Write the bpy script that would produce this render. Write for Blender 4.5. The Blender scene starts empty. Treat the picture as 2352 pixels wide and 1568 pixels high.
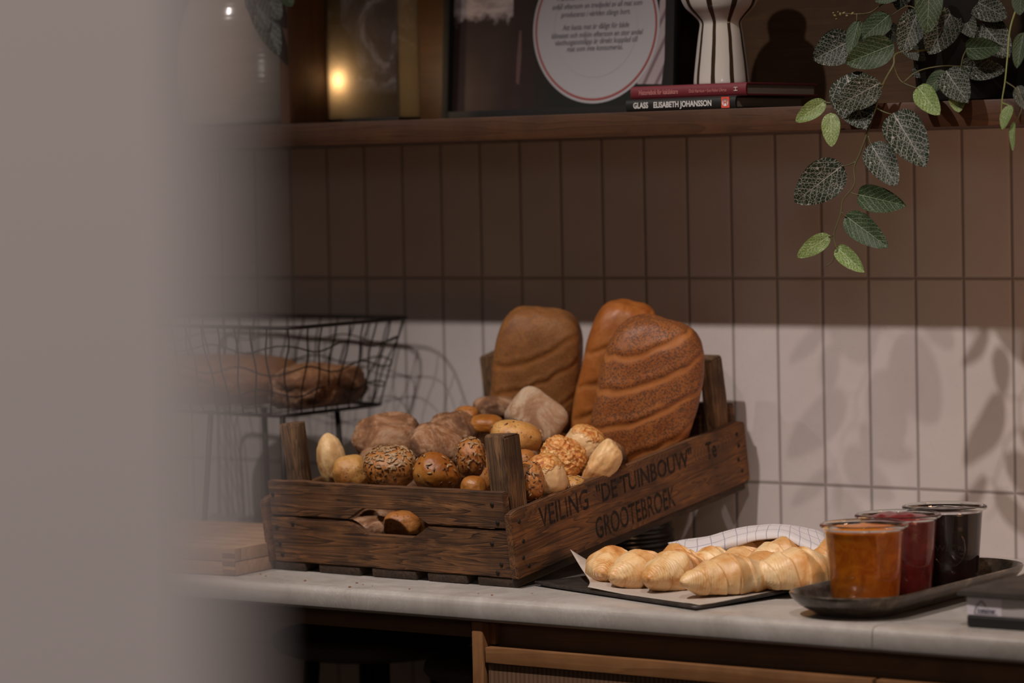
import bpy, bmesh, math, random
from mathutils import Vector, Matrix, noise as mnoise
random.seed(7)
PI = math.pi
V = Vector
S = bpy.context.scene
COL = S.collection

# ------------------------------------------------------------------ camera, world, lights, exposure
F_PX = 7436.0
CAM = V((3.3907, -4.1089, 1.4557))
yaw, pit, rol = -0.62264600444234, -0.051172668881083405, -0.021688276081900063
FW = V((math.sin(yaw)*math.cos(pit), math.cos(yaw)*math.cos(pit), math.sin(pit)))
_r = V((math.cos(yaw), -math.sin(yaw), 0)); _u = _r.cross(FW)
RT = math.cos(rol)*_r + math.sin(rol)*_u
UP = -math.sin(rol)*_r + math.cos(rol)*_u
cd = bpy.data.cameras.new('camera'); cam = bpy.data.objects.new('camera', cd); COL.objects.link(cam)
cam.matrix_world = Matrix(((RT.x, UP.x, -FW.x, CAM.x), (RT.y, UP.y, -FW.y, CAM.y), (RT.z, UP.z, -FW.z, CAM.z), (0, 0, 0, 1)))
cd.sensor_width = 36.0; cd.lens = F_PX/2352*36.0; cd.clip_start = 0.02; cd.clip_end = 60
cd.dof.use_dof = True; cd.dof.focus_distance = 4.36; cd.dof.aperture_fstop = 3.15; cd.dof.aperture_blades = 0
S.camera = cam
S.view_settings.view_transform = 'Standard'; S.view_settings.look = 'None'
S.view_settings.exposure = 0.0; S.view_settings.gamma = 1.0; S.view_settings.use_curve_mapping = False

w = bpy.data.worlds.new('world'); S.world = w; w.use_nodes = True
w.node_tree.nodes['Background'].inputs[0].default_value = (1.0, 0.64, 0.42, 1)
w.node_tree.nodes['Background'].inputs[1].default_value = 0.053

def spot(name, loc, tgt, energy, color, radius, angle, blend):
    l = bpy.data.lights.new(name, 'SPOT'); l.energy = energy; l.color = color; l.shadow_soft_size = radius
    l.spot_size = math.radians(angle); l.spot_blend = blend
    o = bpy.data.objects.new(name, l); COL.objects.link(o); o.location = loc
    o.rotation_euler = (V(tgt)-V(loc)).to_track_quat('-Z', 'Y').to_euler(); return o
def area(name, loc, tgt, energy, color, sx, sy):
    l = bpy.data.lights.new(name, 'AREA'); l.energy = energy; l.color = color; l.shape = 'RECTANGLE'; l.size = sx; l.size_y = sy
    o = bpy.data.objects.new(name, l); COL.objects.link(o); o.location = loc
    o.rotation_euler = (V(tgt)-V(loc)).to_track_quat('-Z', 'Y').to_euler(); return o
# a track of ceiling spots parallel to the wall: all of them throw the shelf's shadow on the same line
WARM = (1.0, 0.895, 0.84)
spot('track_spot_main', (0.96, -1.72, 2.85), (0.95, -0.36, 0.90), 148, WARM, 0.022, 54, 1.0)
spot('track_spot_right', (2.05, -1.72, 2.85), (1.45, -0.36, 0.90), 70, (1.0, 0.87, 0.80), 0.022, 52, 1.0)
spot('track_spot_left', (-0.25, -1.72, 2.85), (0.10, -0.33, 0.95), 60, WARM, 0.022, 54, 1.0)
# warm lamp low against the wall further right, neutral fill added behind the camera to brighten the door frame
area('lamp_right', (2.45, -0.60, 1.20), (1.9, -0.1, 1.3), 4.6, (1.0, 0.52, 0.27), 0.25, 0.25)
area('fill_light_rear', (3.75, -4.65, 2.15), (2.85, -3.6, 1.45), 8.2, (1.0, 0.91, 0.87), 0.5, 0.5)

# ------------------------------------------------------------------ helpers
def ray(x, y): return FW + RT*((x-1176)/F_PX) - UP*((y-784)/F_PX)
def at(x, y, ax, val):
    """point of the world plane (axis ax = val) seen at pixel x, y"""
    d = ray(x, y); return CAM + d*((val-CAM[ax])/d[ax])
def tag(o, label=None, cat=None, group=None, kind=None):
    if label: o['label'] = label
    if cat: o['category'] = cat
    if group: o['group'] = group
    if kind: o['kind'] = kind
    return o
def empty(name, loc, rot=None):
    o = bpy.data.objects.new(name, None); COL.objects.link(o); o.empty_display_size = 0.02
    o.location = loc
    if rot is not None: o.rotation_euler = rot.to_euler() if isinstance(rot, Matrix) else rot
    return o
def link(name, me, mat, parent=None, smooth=True, loc=None, rot=None):
    if smooth:
        for p in me.polygons: p.use_smooth = True
    if mat is not None and not me.materials: me.materials.append(mat)
    o = bpy.data.objects.new(name, me); COL.objects.link(o)
    if parent is not None: o.parent = parent
    if loc is not None: o.location = loc
    if rot is not None: o.rotation_euler = rot.to_euler() if isinstance(rot, Matrix) else rot
    return o
def mesh_from(name, verts, faces, uvs=None):
    me = bpy.data.meshes.new(name); me.from_pydata([tuple(v) for v in verts], [], faces); me.update()
    if uvs is not None:
        ul = me.uv_layers.new(name='UVMap')
        for lp in me.loops: ul.data[lp.index].uv = uvs[lp.vertex_index]
    return me
def recenter(me):
    """move mesh so its box centre is the origin; returns the centre"""
    xs = [v.co for v in me.vertices]
    c = V([(min(v[i] for v in xs)+max(v[i] for v in xs))/2 for i in range(3)])
    for v in me.vertices: v.co -= c
    return c
def box(name, b, mat, parent=None, bev=0.002, jit=0.0, seg=2, rot=None, sub=0):
    x0, x1, y0, y1, z0, z1 = b
    bm = bmesh.new(); bmesh.ops.create_cube(bm, size=1)
    c = V(((x0+x1)/2, (y0+y1)/2, (z0+z1)/2)); d = V((x1-x0, y1-y0, z1-z0))
    for v in bm.verts: v.co = V([v.co[i]*d[i] for i in range(3)])
    if sub:
        ax = max(range(3), key=lambda i: d[i])
        es = [e for e in bm.edges if abs((e.verts[0].co-e.verts[1].co)[ax]) > d[ax]*0.5]
        bmesh.ops.subdivide_edges(bm, edges=es, cuts=sub, use_grid_fill=True)
        for v in bm.verts:
            p = v.co*9 + c*31
            v.co += V((mnoise.noise(p), mnoise.noise(p+V((7, 3, 1))), mnoise.noise(p+V((1, 9, 5)))))*jit
    if bev: bmesh.ops.bevel(bm, geom=bm.edges[:] if not sub else [e for e in bm.edges if e.calc_face_angle(0) > 0.7], offset=bev, segments=seg, affect='EDGES', profile=0.6)
    me = bpy.data.meshes.new(name); bm.to_mesh(me); bm.free()
    o = link(name, me, mat, parent, smooth=False, loc=c, rot=rot)
    for p in me.polygons: p.use_smooth = bev > 0
    if bev: smooth_by_angle(me)
    return o
def smooth_by_angle(me, ang=40):
    bm = bmesh.new(); bm.from_mesh(me)
    for e in bm.edges: e.smooth = e.calc_face_angle(0) < math.radians(ang)
    bm.to_mesh(me); bm.free()
def lathe_mesh(name, prof, seg=64, wob=0.0, cap0=True, cap1=False, seed=0):
    vs, fs = [], []
    n = len(prof)
    for r, z in prof:
        for k in range(seg):
            a = 2*PI*k/seg
            q = 1 + wob*mnoise.noise(V((math.cos(a)*1.5+seed, math.sin(a)*1.5, z*25)))
            vs.append((r*q*math.cos(a), r*q*math.sin(a), z))
    for i in range(n-1):
        for k in range(seg):
            k2 = (k+1) % seg
            fs.append((i*seg+k, i*seg+k2, (i+1)*seg+k2, (i+1)*seg+k))
    if cap0: fs.append(tuple(range(seg))[::-1])
    if cap1: fs.append(tuple((n-1)*seg+k for k in range(seg)))
    return mesh_from(name, vs, fs)
class Tubes:
    def __init__(s): s.v = []; s.f = []
    def add(s, pts, r, seg=8, closed=False):
        pts = [V(p) for p in pts]; n = len(pts)
        rr = r if isinstance(r, (list, tuple)) else [r]*n
        t0 = (pts[1]-pts[0]).normalized(); nrm = t0.orthogonal().normalized(); base = len(s.v)
        for i, p in enumerate(pts):
            if closed: t = pts[(i+1) % n]-pts[i-1]
            else: t = pts[min(i+1, n-1)]-pts[max(i-1, 0)]
            t.normalize(); nrm = (nrm - t*nrm.dot(t)).normalized(); b = t.cross(nrm)
            for k in range(seg):
                a = 2*PI*k/seg; s.v.append(p+(nrm*math.cos(a)+b*math.sin(a))*rr[i])
        m = n if closed else n-1
        for i in range(m):
            j = (i+1) % n
            for k in range(seg):
                k2 = (k+1) % seg; s.f.append((base+i*seg+k, base+i*seg+k2, base+j*seg+k2, base+j*seg+k))
        if not closed:
            s.f.append(tuple(base+k for k in range(seg))[::-1]); s.f.append(tuple(base+(n-1)*seg+k for k in range(seg)))
    def build(s, name, mat, parent=None):
        me = mesh_from(name, s.v, s.f); c = recenter(me)
        return link(name, me, mat, parent, loc=c)
def catmull(pts, n):
    pts = [V(p) for p in pts]; out = []
    P = [pts[0]*2-pts[1]]+pts+[pts[-1]*2-pts[-2]]
    for i in range(1, len(P)-2):
        for k in range(n):
            t = k/n; a, b, c, d = P[i-1], P[i], P[i+1], P[i+2]
            out.append(0.5*((2*b)+(c-a)*t+(2*a-5*b+4*c-d)*t*t+(3*b-a-3*c+d)*t**3))
    out.append(pts[-1]); return out
def text_obj(name, s, size, mat, parent, M, align='LEFT', shear=0.0, xs=1.0, ext=0.0001, offset=0.0, valign='TOP_BASELINE'):
    cu = bpy.data.curves.new(name, 'FONT'); cu.body = s; cu.size = size; cu.align_x = align; cu.align_y = valign
    cu.shear = shear; cu.extrude = ext; cu.offset = offset; cu.resolution_u = 3
    t = bpy.data.objects.new(name+'_src', cu); COL.objects.link(t)
    me = bpy.data.meshes.new_from_object(t.evaluated_get(bpy.context.evaluated_depsgraph_get()))
    bpy.data.objects.remove(t)
    me.transform(Matrix.Diagonal((xs, 1, 1, 1))); me.materials.clear()
    o = link(name, me, mat, parent, smooth=False); o.matrix_local = M
    return o

# ------------------------------------------------------------------ materials
class NT:
    def __init__(s, name, rough=0.6, base=(0.5, 0.5, 0.5), **kw):
        s.m = bpy.data.materials.new(name); s.m.use_nodes = True; s.t = s.m.node_tree; s.b = s.t.nodes['Principled BSDF']
        s.b.inputs['Roughness'].default_value = rough; s.b.inputs['Base Color'].default_value = (*base, 1)
        for k, v in kw.items(): s.b.inputs[k.replace('_', ' ')].default_value = v
        s.tc = None
    def co(s, kind='Object', scale=(1, 1, 1), rot=(0, 0, 0), loc=(0, 0, 0)):
        if s.tc is None: s.tc = s.t.nodes.new('ShaderNodeTexCoord')
        mp = s.t.nodes.new('ShaderNodeMapping'); mp.inputs['Scale'].default_value = scale; mp.inputs['Rotation'].default_value = rot
        mp.inputs['Location'].default_value = loc
        s.t.links.new(s.tc.outputs[kind], mp.inputs['Vector']); return mp.outputs[0]
    def node(s, typ, ins=None, **props):
        n = s.t.nodes.new('ShaderNode'+typ)
        for k, v in props.items(): setattr(n, k, v)
        for k, v in (ins or {}).items(): s.set(n.inputs[k], v)
        return n
    def set(s, sock, v):
        if isinstance(v, bpy.types.NodeSocket): s.t.links.new(v, sock)
        else:
            if isinstance(v, tuple) and len(v) == 3 and sock.type == 'RGBA': v = (*v, 1)
            sock.default_value = v
    def noise(s, vec, scale=5, detail=4, rough=0.5, dist=0.0):
        return s.node('TexNoise', {'Vector': vec, 'Scale': scale, 'Detail': detail, 'Roughness': rough, 'Distortion': dist}).outputs[0]
    def ramp(s, fac, stops, interp='LINEAR'):
        n = s.node('ValToRGB', {'Fac': fac}); cr = n.color_ramp; cr.interpolation = interp
        while len(cr.elements) < len(stops): cr.elements.new(0.5)
        for e, (p, c) in zip(cr.elements, stops):
            e.position = p; e.color = (*c, 1) if isinstance(c, tuple) else (c, c, c, 1)
        return n.outputs[0]
    def mix(s, fac, a, b, mode='MIX'):
        n = s.node('Mix', data_type='RGBA', blend_type=mode); s.set(n.inputs[0], fac); s.set(n.inputs[6], a); s.set(n.inputs[7], b); return n.outputs[2]
    def math(s, op, a, b=0.0, c=0.0):
        n = s.node('Math', operation=op); s.set(n.inputs[0], a); s.set(n.inputs[1], b); s.set(n.inputs[2], c); return n.outputs[0]
    def sep(s, vec): n = s.node('SeparateXYZ', {0: vec}); return n.outputs
    def bump(s, h, strength=0.3, dist=0.002):
        n = s.node('Bump', {'Height': h, 'Strength': strength, 'Distance': dist})
        prev = s.b.inputs['Normal'].links
        if prev: s.t.links.new(prev[0].from_socket, n.inputs['Normal'])
        s.t.links.new(n.outputs[0], s.b.inputs['Normal'])
    def base(s, c): s.set(s.b.inputs['Base Color'], c)
    def rough(s, c): s.set(s.b.inputs['Roughness'], c)

def wood(name, c0, c1, c2, axis=0, rough=0.6, sc=1.0, bump=0.4, knots=False, wear=0.0, seed=0.0, nr=14.0):
    """grain runs along the given local axis"""
    m = NT(name, rough)
    s = [15*sc]*3; s[axis] = 1.0*sc
    v = m.co('Object', tuple(s), loc=(seed, seed*1.7, seed*0.6))
    oi = m.node('ObjectInfo').outputs['Random']
    vv = m.node('VectorMath', {0: v}, operation='ADD'); cmb = m.node('CombineXYZ', {0: m.math('MULTIPLY', oi, 31.0), 1: m.math('MULTIPLY', oi, 17.0), 2: m.math('MULTIPLY', oi, 53.0)})
    m.set(vv.inputs[1], cmb.outputs[0]); v = vv.outputs[0]
    n1 = m.noise(v, 1.3, 3, 0.5, 0.35)
    if knots:
        kv = [12.0]*3; kv[axis] = 5.5
        vo = m.node('TexVoronoi', {'Vector': m.co('Object', tuple(kv), loc=(seed*3, seed, 0)), 'Scale': 1.0, 'Randomness': 1.0})
        n1 = m.math('ADD', n1, m.math('MULTIPLY', m.ramp(vo.outputs['Distance'], [(0.0, 1.0), (0.34, 0.0)]), 0.35))
    fr = m.math('FRACT', m.math('MULTIPLY', n1, nr))
    rings = m.ramp(fr, [(0.0, 0.15), (0.18, 0.55), (0.60, 0.8), (0.90, 1.0), (1.0, 0.15)])
    s2 = [150*sc]*3; s2[axis] = 4*sc
    fine = m.noise(m.co('Object', tuple(s2)), 1.0, 4, 0.65)
    g = m.math('ADD', m.math('MULTIPLY', rings, 0.45), m.math('MULTIPLY', fine, 0.72))
    col = m.ramp(g, [(0.22, c0), (0.55, c1), (0.92, c2)])
    blot = m.noise(m.co('Object', (1, 1, 1), loc=(seed, 0, seed)), 11, 4, 0.65)
    col = m.mix(m.ramp(blot, [(0.36, 0.0), (0.66, 0.72)]), col, c0)
    if wear:
        wn = m.noise(m.co('Object', tuple(9.0 if i == axis else 55.0 for i in range(3))), 1.2, 5, 0.7)
        col = m.mix(m.ramp(wn, [(0.54, 0.0), (0.74, wear)]), col, tuple(min(1, c*1.9) for c in c2))
    if knots:
        col = m.mix(m.ramp(vo.outputs['Distance'], [(0.055, 0.85), (0.075, 0.55), (0.09, 0.0)]), col, tuple(c*0.35 for c in c0))
    m.base(col); m.bump(g, bump, 0.0015); return m.m

M = {}
def setup_materials():
    # tiled wall: the pattern is 77 x 304 mm, straight stacked
    m = NT('wall_tile', 0.42); sx, sy, sz = m.sep(m.co('Object'))[:3]
    fx = m.math('FRACT', m.math('DIVIDE', m.math('ADD', sx, 7.7), 0.077)); fz = m.math('FRACT', m.math('DIVIDE', m.math('ADD', sz, 3.04-1.29619), 0.304))
    dx = m.math('MULTIPLY', m.math('MINIMUM', fx, m.math('SUBTRACT', 1.0, fx)), 0.077)
    dz = m.math('MULTIPLY', m.math('MINIMUM', fz, m.math('SUBTRACT', 1.0, fz)), 0.304)
    d = m.math('MINIMUM', dx, dz)
    t = m.noise(m.co('Object', (1, 1, 1)), 9, 4, 0.6); t2 = m.noise(m.co('Object'), 160, 3, 0.7)
    tile = m.mix(m.ramp(t, [(0.3, 0.0), (0.7, 1.0)]), (0.43, 0.385, 0.375), (0.475, 0.43, 0.415))
    tile = m.mix(m.ramp(t2, [(0.60, 0.0), (0.75, 0.35)]), tile, (0.32, 0.28, 0.26))
    cid = m.node('CombineXYZ', {0: m.math('FLOOR', m.math('DIVIDE', m.math('ADD', sx, 7.7), 0.077)), 1: m.math('FLOOR', m.math('DIVIDE', m.math('ADD', sz, 3.04-1.29619), 0.304))})
    wn = m.node('TexWhiteNoise', {'Vector': cid.outputs[0]}, noise_dimensions='3D')
    tile = m.mix(m.math('MULTIPLY', wn.outputs[0], 0.10), tile, (0.36, 0.31, 0.29))
    m.base(m.mix(m.ramp(d, [(0.0011, 1.0), (0.0017, 0.0)]), tile, (0.20, 0.17, 0.155)))
    m.bump(m.ramp(d, [(0.0008, 0.0), (0.0028, 1.0)]), 0.8, 0.0012); m.bump(t2, 0.05, 0.0005)
    M['tile'] = m.m
    M['grey_paint'] = NT('grey_paint', 0.85, (0.62, 0.565, 0.555)).m
    m = NT('worktop_stone', 0.28); v = m.co('Object')
    n1 = m.noise(v, 7, 8, 0.72, 1.4); n2 = m.noise(v, 26, 6, 0.75, 2.5)
    col = m.ramp(n1, [(0.3, (0.30, 0.27, 0.24)), (0.55, (0.38, 0.35, 0.32)), (0.75, (0.48, 0.455, 0.43))])
    vein = m.math('ABSOLUTE', m.math('SUBTRACT', n2, 0.5)); vfac = m.ramp(vein, [(0.0, 0.42), (0.012, 0.0)])
    gate = m.ramp(m.noise(v, 7, 3, 0.5), [(0.42, 0.1), (0.58, 1.0)])
    m.base(m.mix(m.math('MULTIPLY', vfac, gate), col, (0.72, 0.68, 0.64))); m.rough(m.ramp(n1, [(0.3, 0.22), (0.8, 0.42)]))
    M['stone'] = m.m
    M['shelf_x'] = wood('shelf_oak', (0.0294, 0.01045, 0.0036), (0.0518, 0.0187, 0.0063), (0.077, 0.02915, 0.0099), 0, 0.5, 0.8, 0.15)
    M['shelf_z'] = wood('divider_oak', (0.0405, 0.016, 0.0052), (0.072, 0.0288, 0.00975), (0.099, 0.0416, 0.0143), 2, 0.5, 0.8, 0.15)
    M['panel'] = wood('back_panel_oak', (0.038, 0.017, 0.00525), (0.0589, 0.02635, 0.0084), (0.076, 0.03485, 0.0112), 0, 0.5, 0.9, 0.1)
    M['oak_x'] = wood('cabinet_oak_rail', (0.13, 0.0558, 0.0195), (0.2, 0.09, 0.033), (0.27, 0.1305, 0.051), 0, 0.5, 1.0, 0.12)
    M['oak_z'] = wood('cabinet_oak_stile', (0.13, 0.0558, 0.0195), (0.2, 0.09, 0.033), (0.27, 0.1305, 0.051), 2, 0.5, 1.0, 0.12)
    M['dark_wood'] = wood('recess_wood', (0.11, 0.06, 0.0324), (0.143, 0.08, 0.0432), (0.176, 0.1, 0.054), 0, 0.6, 0.8, 0.05)
    m = NT('reeded_oak', 0.55); sx = m.sep(m.co('Object'))[0]
    f = m.math('ABSOLUTE', m.math('SINE', m.math('MULTIPLY', sx, PI/0.007)))
    n = m.noise(m.co('Object', (60, 60, 3)), 3, 4, 0.6)
    m.base(m.mix(n, (0.10, 0.05, 0.028), (0.20, 0.115, 0.065))); m.bump(f, 0.9, 0.002); M['reeded'] = m.m
    cw = ((0.0121, 0.004613, 0.001494), (0.0665, 0.02593, 0.008151), (0.2325, 0.09761, 0.03043))
    M['crate_x'] = wood('old_crate_wood_end', *cw, 0, 0.8, 1.3, 0.8, True, 0.55, 1.3, 24)
    M['crate_y'] = wood('old_crate_wood_side', (0.01512, 0.0057, 0.001628), (0.08721, 0.03318, 0.008658), (0.2427, 0.09647, 0.02552), 1, 0.75, 1.2, 0.8, True, 0.4, 4.1, 24)
    M['crate_z'] = wood('old_crate_wood_post', (0.0147, 0.006504, 0.002709), (0.08032, 0.03873, 0.01544), (0.2352, 0.1197, 0.04876), 2, 0.85, 1.7, 1.0, False, 0.5, 2.2, 20)
    m = NT('stencil_ink', 0.9, (0.014, 0.009, 0.007)); m.set(m.b.inputs['Alpha'], m.ramp(m.noise(m.co('Object', (120, 14, 120)), 1.6, 5, 0.7), [(0.40, 0.95), (0.58, 0.15)])); M['ink'] = m.m
    M['crate_slat'] = wood('old_crate_wood_slat', (0.012, 0.007, 0.004), (0.045, 0.024, 0.012), (0.09, 0.05, 0.025), 1, 0.8, 1.6, 0.8, False, 0.3, 7.7, 20)
    M['nail'] = NT('rusty_nail', 0.7, (0.02, 0.013, 0.009), Metallic=0.5).m
    M['board'] = wood('beech_board', (0.24, 0.13, 0.07), (0.36, 0.21, 0.12), (0.44, 0.28, 0.17), 0, 0.6, 0.7, 0.15)
    M['board_dark'] = wood('beech_joint', (0.13, 0.06, 0.035), (0.18, 0.09, 0.05), (0.22, 0.12, 0.07), 1, 0.6, 1.0, 0.1)
    M['wire'] = NT('black_wire', 0.5, (0.022, 0.017, 0.014), Metallic=0.6).m
    M['black'] = NT('black_frame', 0.85, (0.007, 0.0065, 0.006)).m
    M['stool'] = NT('dark_stool', 0.6, (0.05, 0.035, 0.027)).m
    M['dark_metal'] = NT('dark_metal', 0.5, (0.02, 0.018, 0.017), Metallic=0.5).m
    # ceramics
    m = NT('grey_stoneware', 0.16); z = m.sep(m.co('Object'))[2]
    rg = m.math('SINE', m.math('MULTIPLY', z, 700.0)); m.bump(rg, 0.07, 0.0006)
    m.base(m.mix(m.noise(m.co('Object', (1, 1, 5)), 12, 3), (0.24, 0.19, 0.15), (0.33, 0.27, 0.22))); M['stoneware'] = m.m
    m = NT('striped_glaze', 0.12); x, y, z = m.sep(m.co('Object'))[:3]
    a = m.math('DIVIDE', m.math('ARCTAN2', y, x), 2*PI)
    wob = m.math('MULTIPLY', m.math('SUBTRACT', m.noise(m.co('Object', (1, 1, 1)), 22, 1), 0.5), 0.16)
    f = m.math('FRACT', m.math('ADD', m.math('ADD', m.math('MULTIPLY', a, 9.0), wob), 12.40))
    f = m.math('ABSOLUTE', m.math('SUBTRACT', f, 0.5)); m.base(m.mix(m.ramp(f, [(0.105, 1.0), (0.125, 0.0)]), (0.44, 0.405, 0.365), (0.030, 0.018, 0.010)))
    M['stripe'] = m.m
    m = NT('dark_dish_glaze', 0.2); n = m.noise(m.co('Object'), 30, 5, 0.7)
    m.base(m.ramp(n, [(0.35, (0.035, 0.028, 0.021)), (0.55, (0.09, 0.073, 0.056)), (0.72, (0.22, 0.18, 0.14))])); m.rough(m.ramp(n, [(0.3, 0.10), (0.8, 0.28)])); m.bump(n, 0.25, 0.001); m.b.inputs['Metallic'].default_value = 0.35
    M['dish'] = m.m
    M['bowl'] = NT('black_glazed_bowl', 0.22, (0.012, 0.011, 0.010)).m
    # food trays
    m = NT('worn_black_tray', 0.5); n = m.noise(m.co('Object'), 60, 5, 0.7)
    m.base(m.ramp(n, [(0.4, (0.016, 0.012, 0.010)), (0.7, (0.045, 0.035, 0.028))])); m.bump(n, 0.3, 0.001); M['tray'] = m.m
    m = NT('baking_parchment', 0.55); n = m.noise(m.co('Object'), 18, 4, 0.6); st = m.noise(m.co('Object', loc=(3, 1, 0)), 25, 3, 0.5)
    c = m.mix(n, (0.42, 0.34, 0.28), (0.52, 0.43, 0.36)); m.base(m.mix(m.ramp(st, [(0.60, 0.0), (0.72, 0.6)]), c, (0.30, 0.15, 0.07)))
    m.b.inputs['Subsurface Weight'].default_value = 0.1; m.bump(n, 0.2, 0.001); M['paper'] = m.m
    m = NT('checked_cotton', 0.9); u = m.co('UV'); ux, uy = m.sep(u)[:2]
    def line(c, k, wd):
        f = m.math('FRACT', m.math('MULTIPLY', c, k)); return m.math('LESS_THAN', f, wd)
    dash = m.math('GREATER_THAN', m.math('FRACT', m.math('MULTIPLY', m.math('ADD', ux, uy), 160.0)), 0.35)
    ln = m.math('MULTIPLY', m.math('MAXIMUM', line(ux, 17.0, 0.075), line(uy, 9.0, 0.075)), dash)
    m.base(m.mix(m.math('MULTIPLY', ln, 0.85), (0.62, 0.57, 0.56), (0.10, 0.12, 0.22)))
    wv = m.noise(u, 300, 2, 0.5); m.bump(wv, 0.2, 0.0006); M['cloth'] = m.m
    # bread crusts
    def crust(name, lo, mid, hi, rough=0.5, flour=0.0, specks=None, bump=0.5, sc=1.0, sheen=0.0, topbias=1.0, crack=0.0, band=None):
        m = NT(name, rough); v = m.co('Object'); z = m.sep(v)[2]
        oi = m.node('ObjectInfo').outputs['Random']
        va = m.node('VectorMath', {0: v}, operation='ADD'); m.set(va.inputs[1], m.node('CombineXYZ', {0: oi, 1: oi, 2: oi}).outputs[0]); v = va.outputs[0]
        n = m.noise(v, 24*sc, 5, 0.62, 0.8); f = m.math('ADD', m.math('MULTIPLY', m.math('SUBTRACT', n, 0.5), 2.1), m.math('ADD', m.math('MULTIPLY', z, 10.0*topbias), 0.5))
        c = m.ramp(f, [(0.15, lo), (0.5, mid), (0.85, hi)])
        fine = m.noise(v, 230, 4, 0.75); c = m.mix(m.ramp(fine, [(0.52, 0.0), (0.72, 0.45)]), c, tuple(x*0.5 for x in mid))
        c = m.mix(m.ramp(fine, [(0.28, 0.35), (0.42, 0.0)]), c, tuple(min(1, x*1.5) for x in mid))
        mk = m.noise(v, 75*sc, 4, 0.7, 0.5)
        c = m.mix(m.ramp(mk, [(0.60, 0.0), (0.72, 0.5)]), c, tuple(x*0.55 for x in hi))
        if flour:
            fl = m.noise(v, 24, 8, 0.85, 0.8); c = m.mix(m.ramp(fl, [(0.49, 0.0), (0.60, flour)]), c, (0.42, 0.33, 0.235))
        if band is not None:
            sa = m.node('Attribute', attribute_name='slash').outputs['Fac']; c = m.mix(m.ramp(sa, [(0.25, 0.0), (0.8, 0.42)]), c, band)
        if specks:
            scl, th, sc_col, lev = specks
            dst = m.node('TexNoise', {'Vector': v, 'Scale': scl*1.3, 'Detail': 2.0}); wv_ = m.mix(0.012*100/scl, v, dst.outputs['Color'])
            vo = m.node('TexVoronoi', {'Vector': wv_, 'Scale': scl, 'Randomness': 1.0})
            msk = m.math('LESS_THAN', vo.outputs['Distance'], th); gate = m.ramp(m.noise(v, 30, 4, 0.7), [(lev-0.04, 0.0), (lev+0.04, 1.0)])
            if band is not None: gate = m.math('MULTIPLY', gate, m.ramp(sa, [(0.2, 1.0), (0.5, 0.0)]))
            c = m.mix(m.math('MULTIPLY', m.math('MULTIPLY', msk, gate), 0.9), c, sc_col); m.bump(m.math('MULTIPLY', msk, gate), 0.3, 0.0006)
        if crack:
            vc = m.node('TexVoronoi', {'Vector': va.outputs[0], 'Scale': 34.0, 'Randomness': 1.0}, feature='DISTANCE_TO_EDGE').outputs['Distance']
            cf = m.math('MULTIPLY', m.ramp(vc, [(0.0, 1.0), (0.05, 0.0)]), m.ramp(m.noise(v, 22, 3), [(0.5, 0.0), (0.6, 1.0)]))
            c = m.mix(m.math('MULTIPLY', cf, crack), c, tuple(x*0.3 for x in mid)); m.bump(m.math('SUBTRACT', 1.0, cf), 0.5, 0.0015)
        m.base(c); m.bump(m.noise(v, 55*sc, 6, 0.72), bump, 0.003); m.bump(fine, 0.25, 0.0008)
        m.b.inputs['Subsurface Weight'].default_value = 0.04; m.b.inputs['Subsurface Radius'].default_value = (0.01, 0.005, 0.002)
        return m.m
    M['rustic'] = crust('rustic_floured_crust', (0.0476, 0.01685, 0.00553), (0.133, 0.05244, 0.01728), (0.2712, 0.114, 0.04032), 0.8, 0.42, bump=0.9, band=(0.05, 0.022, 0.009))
    M['floured'] = crust('heavily_floured_crust', (0.22, 0.115, 0.058), (0.33, 0.19, 0.105), (0.38, 0.235, 0.135), 0.9, 0.85, bump=0.5)
    M['golden'] = crust('glossy_golden_crust', (0.3671, 0.1639, 0.0363), (0.3312, 0.1217, 0.0176), (0.2581, 0.07838, 0.0099), 0.42, bump=0.45)
    M['yellow'] = crust('yellow_grain_crust', (0.255, 0.09, 0.018), (0.459, 0.2175, 0.057), (0.527, 0.285, 0.084), 0.5, specks=(230, 0.26, (0.07, 0.035, 0.015), 0.52), bump=0.4)
    M['pale'] = crust('pale_white_crust', (0.36, 0.16, 0.05), (0.62, 0.37, 0.155), (0.70, 0.47, 0.23), 0.5, bump=0.25)
    M['seeded'] = crust('seeded_brown_crust', (0.238, 0.0792, 0.0165), (0.3655, 0.1368, 0.03025), (0.3995, 0.1656, 0.0429), 0.42, specks=(200, 0.30, (0.045, 0.018, 0.007), 0.50), bump=0.8)
    def cheese(name, lo_z, hi_z):
        m = NT(name, 0.4); v = m.co('Object'); z = m.sep(v)[2]
        n = m.noise(v, 30, 4, 0.6); c = m.mix(n, (0.60, 0.38, 0.18), (0.66, 0.45, 0.24))
        t = m.noise(v, 85, 5, 0.65, 1.5); ch = m.ramp(t, [(0.34, (0.30, 0.075, 0.014)), (0.45, (0.55, 0.20, 0.04)), (0.55, (0.68, 0.36, 0.11)), (0.68, (0.72, 0.46, 0.20))])
        zz = m.math('ADD', z, m.math('MULTIPLY', m.math('SUBTRACT', m.noise(v, 55, 3, 0.6, 1.0), 0.5), 0.03)); fac = m.node('MapRange', {0: zz, 1: lo_z, 2: hi_z}).outputs[0]
        m.base(m.mix(fac, c, ch)); m.bump(m.math('MULTIPLY', t, fac), 1.0, 0.004); m.bump(m.noise(v, 200, 3, 0.6), 0.2, 0.001)
        m.b.inputs['Subsurface Weight'].default_value = 0.05; m.b.inputs['Subsurface Radius'].default_value = (0.01, 0.005, 0.002); return m.m
    M['cheese_full'] = cheese('browned_cheese_crust', -0.030, -0.022); M['cheese_top'] = cheese('cheese_capped_crust', 0.009, 0.014)
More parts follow.
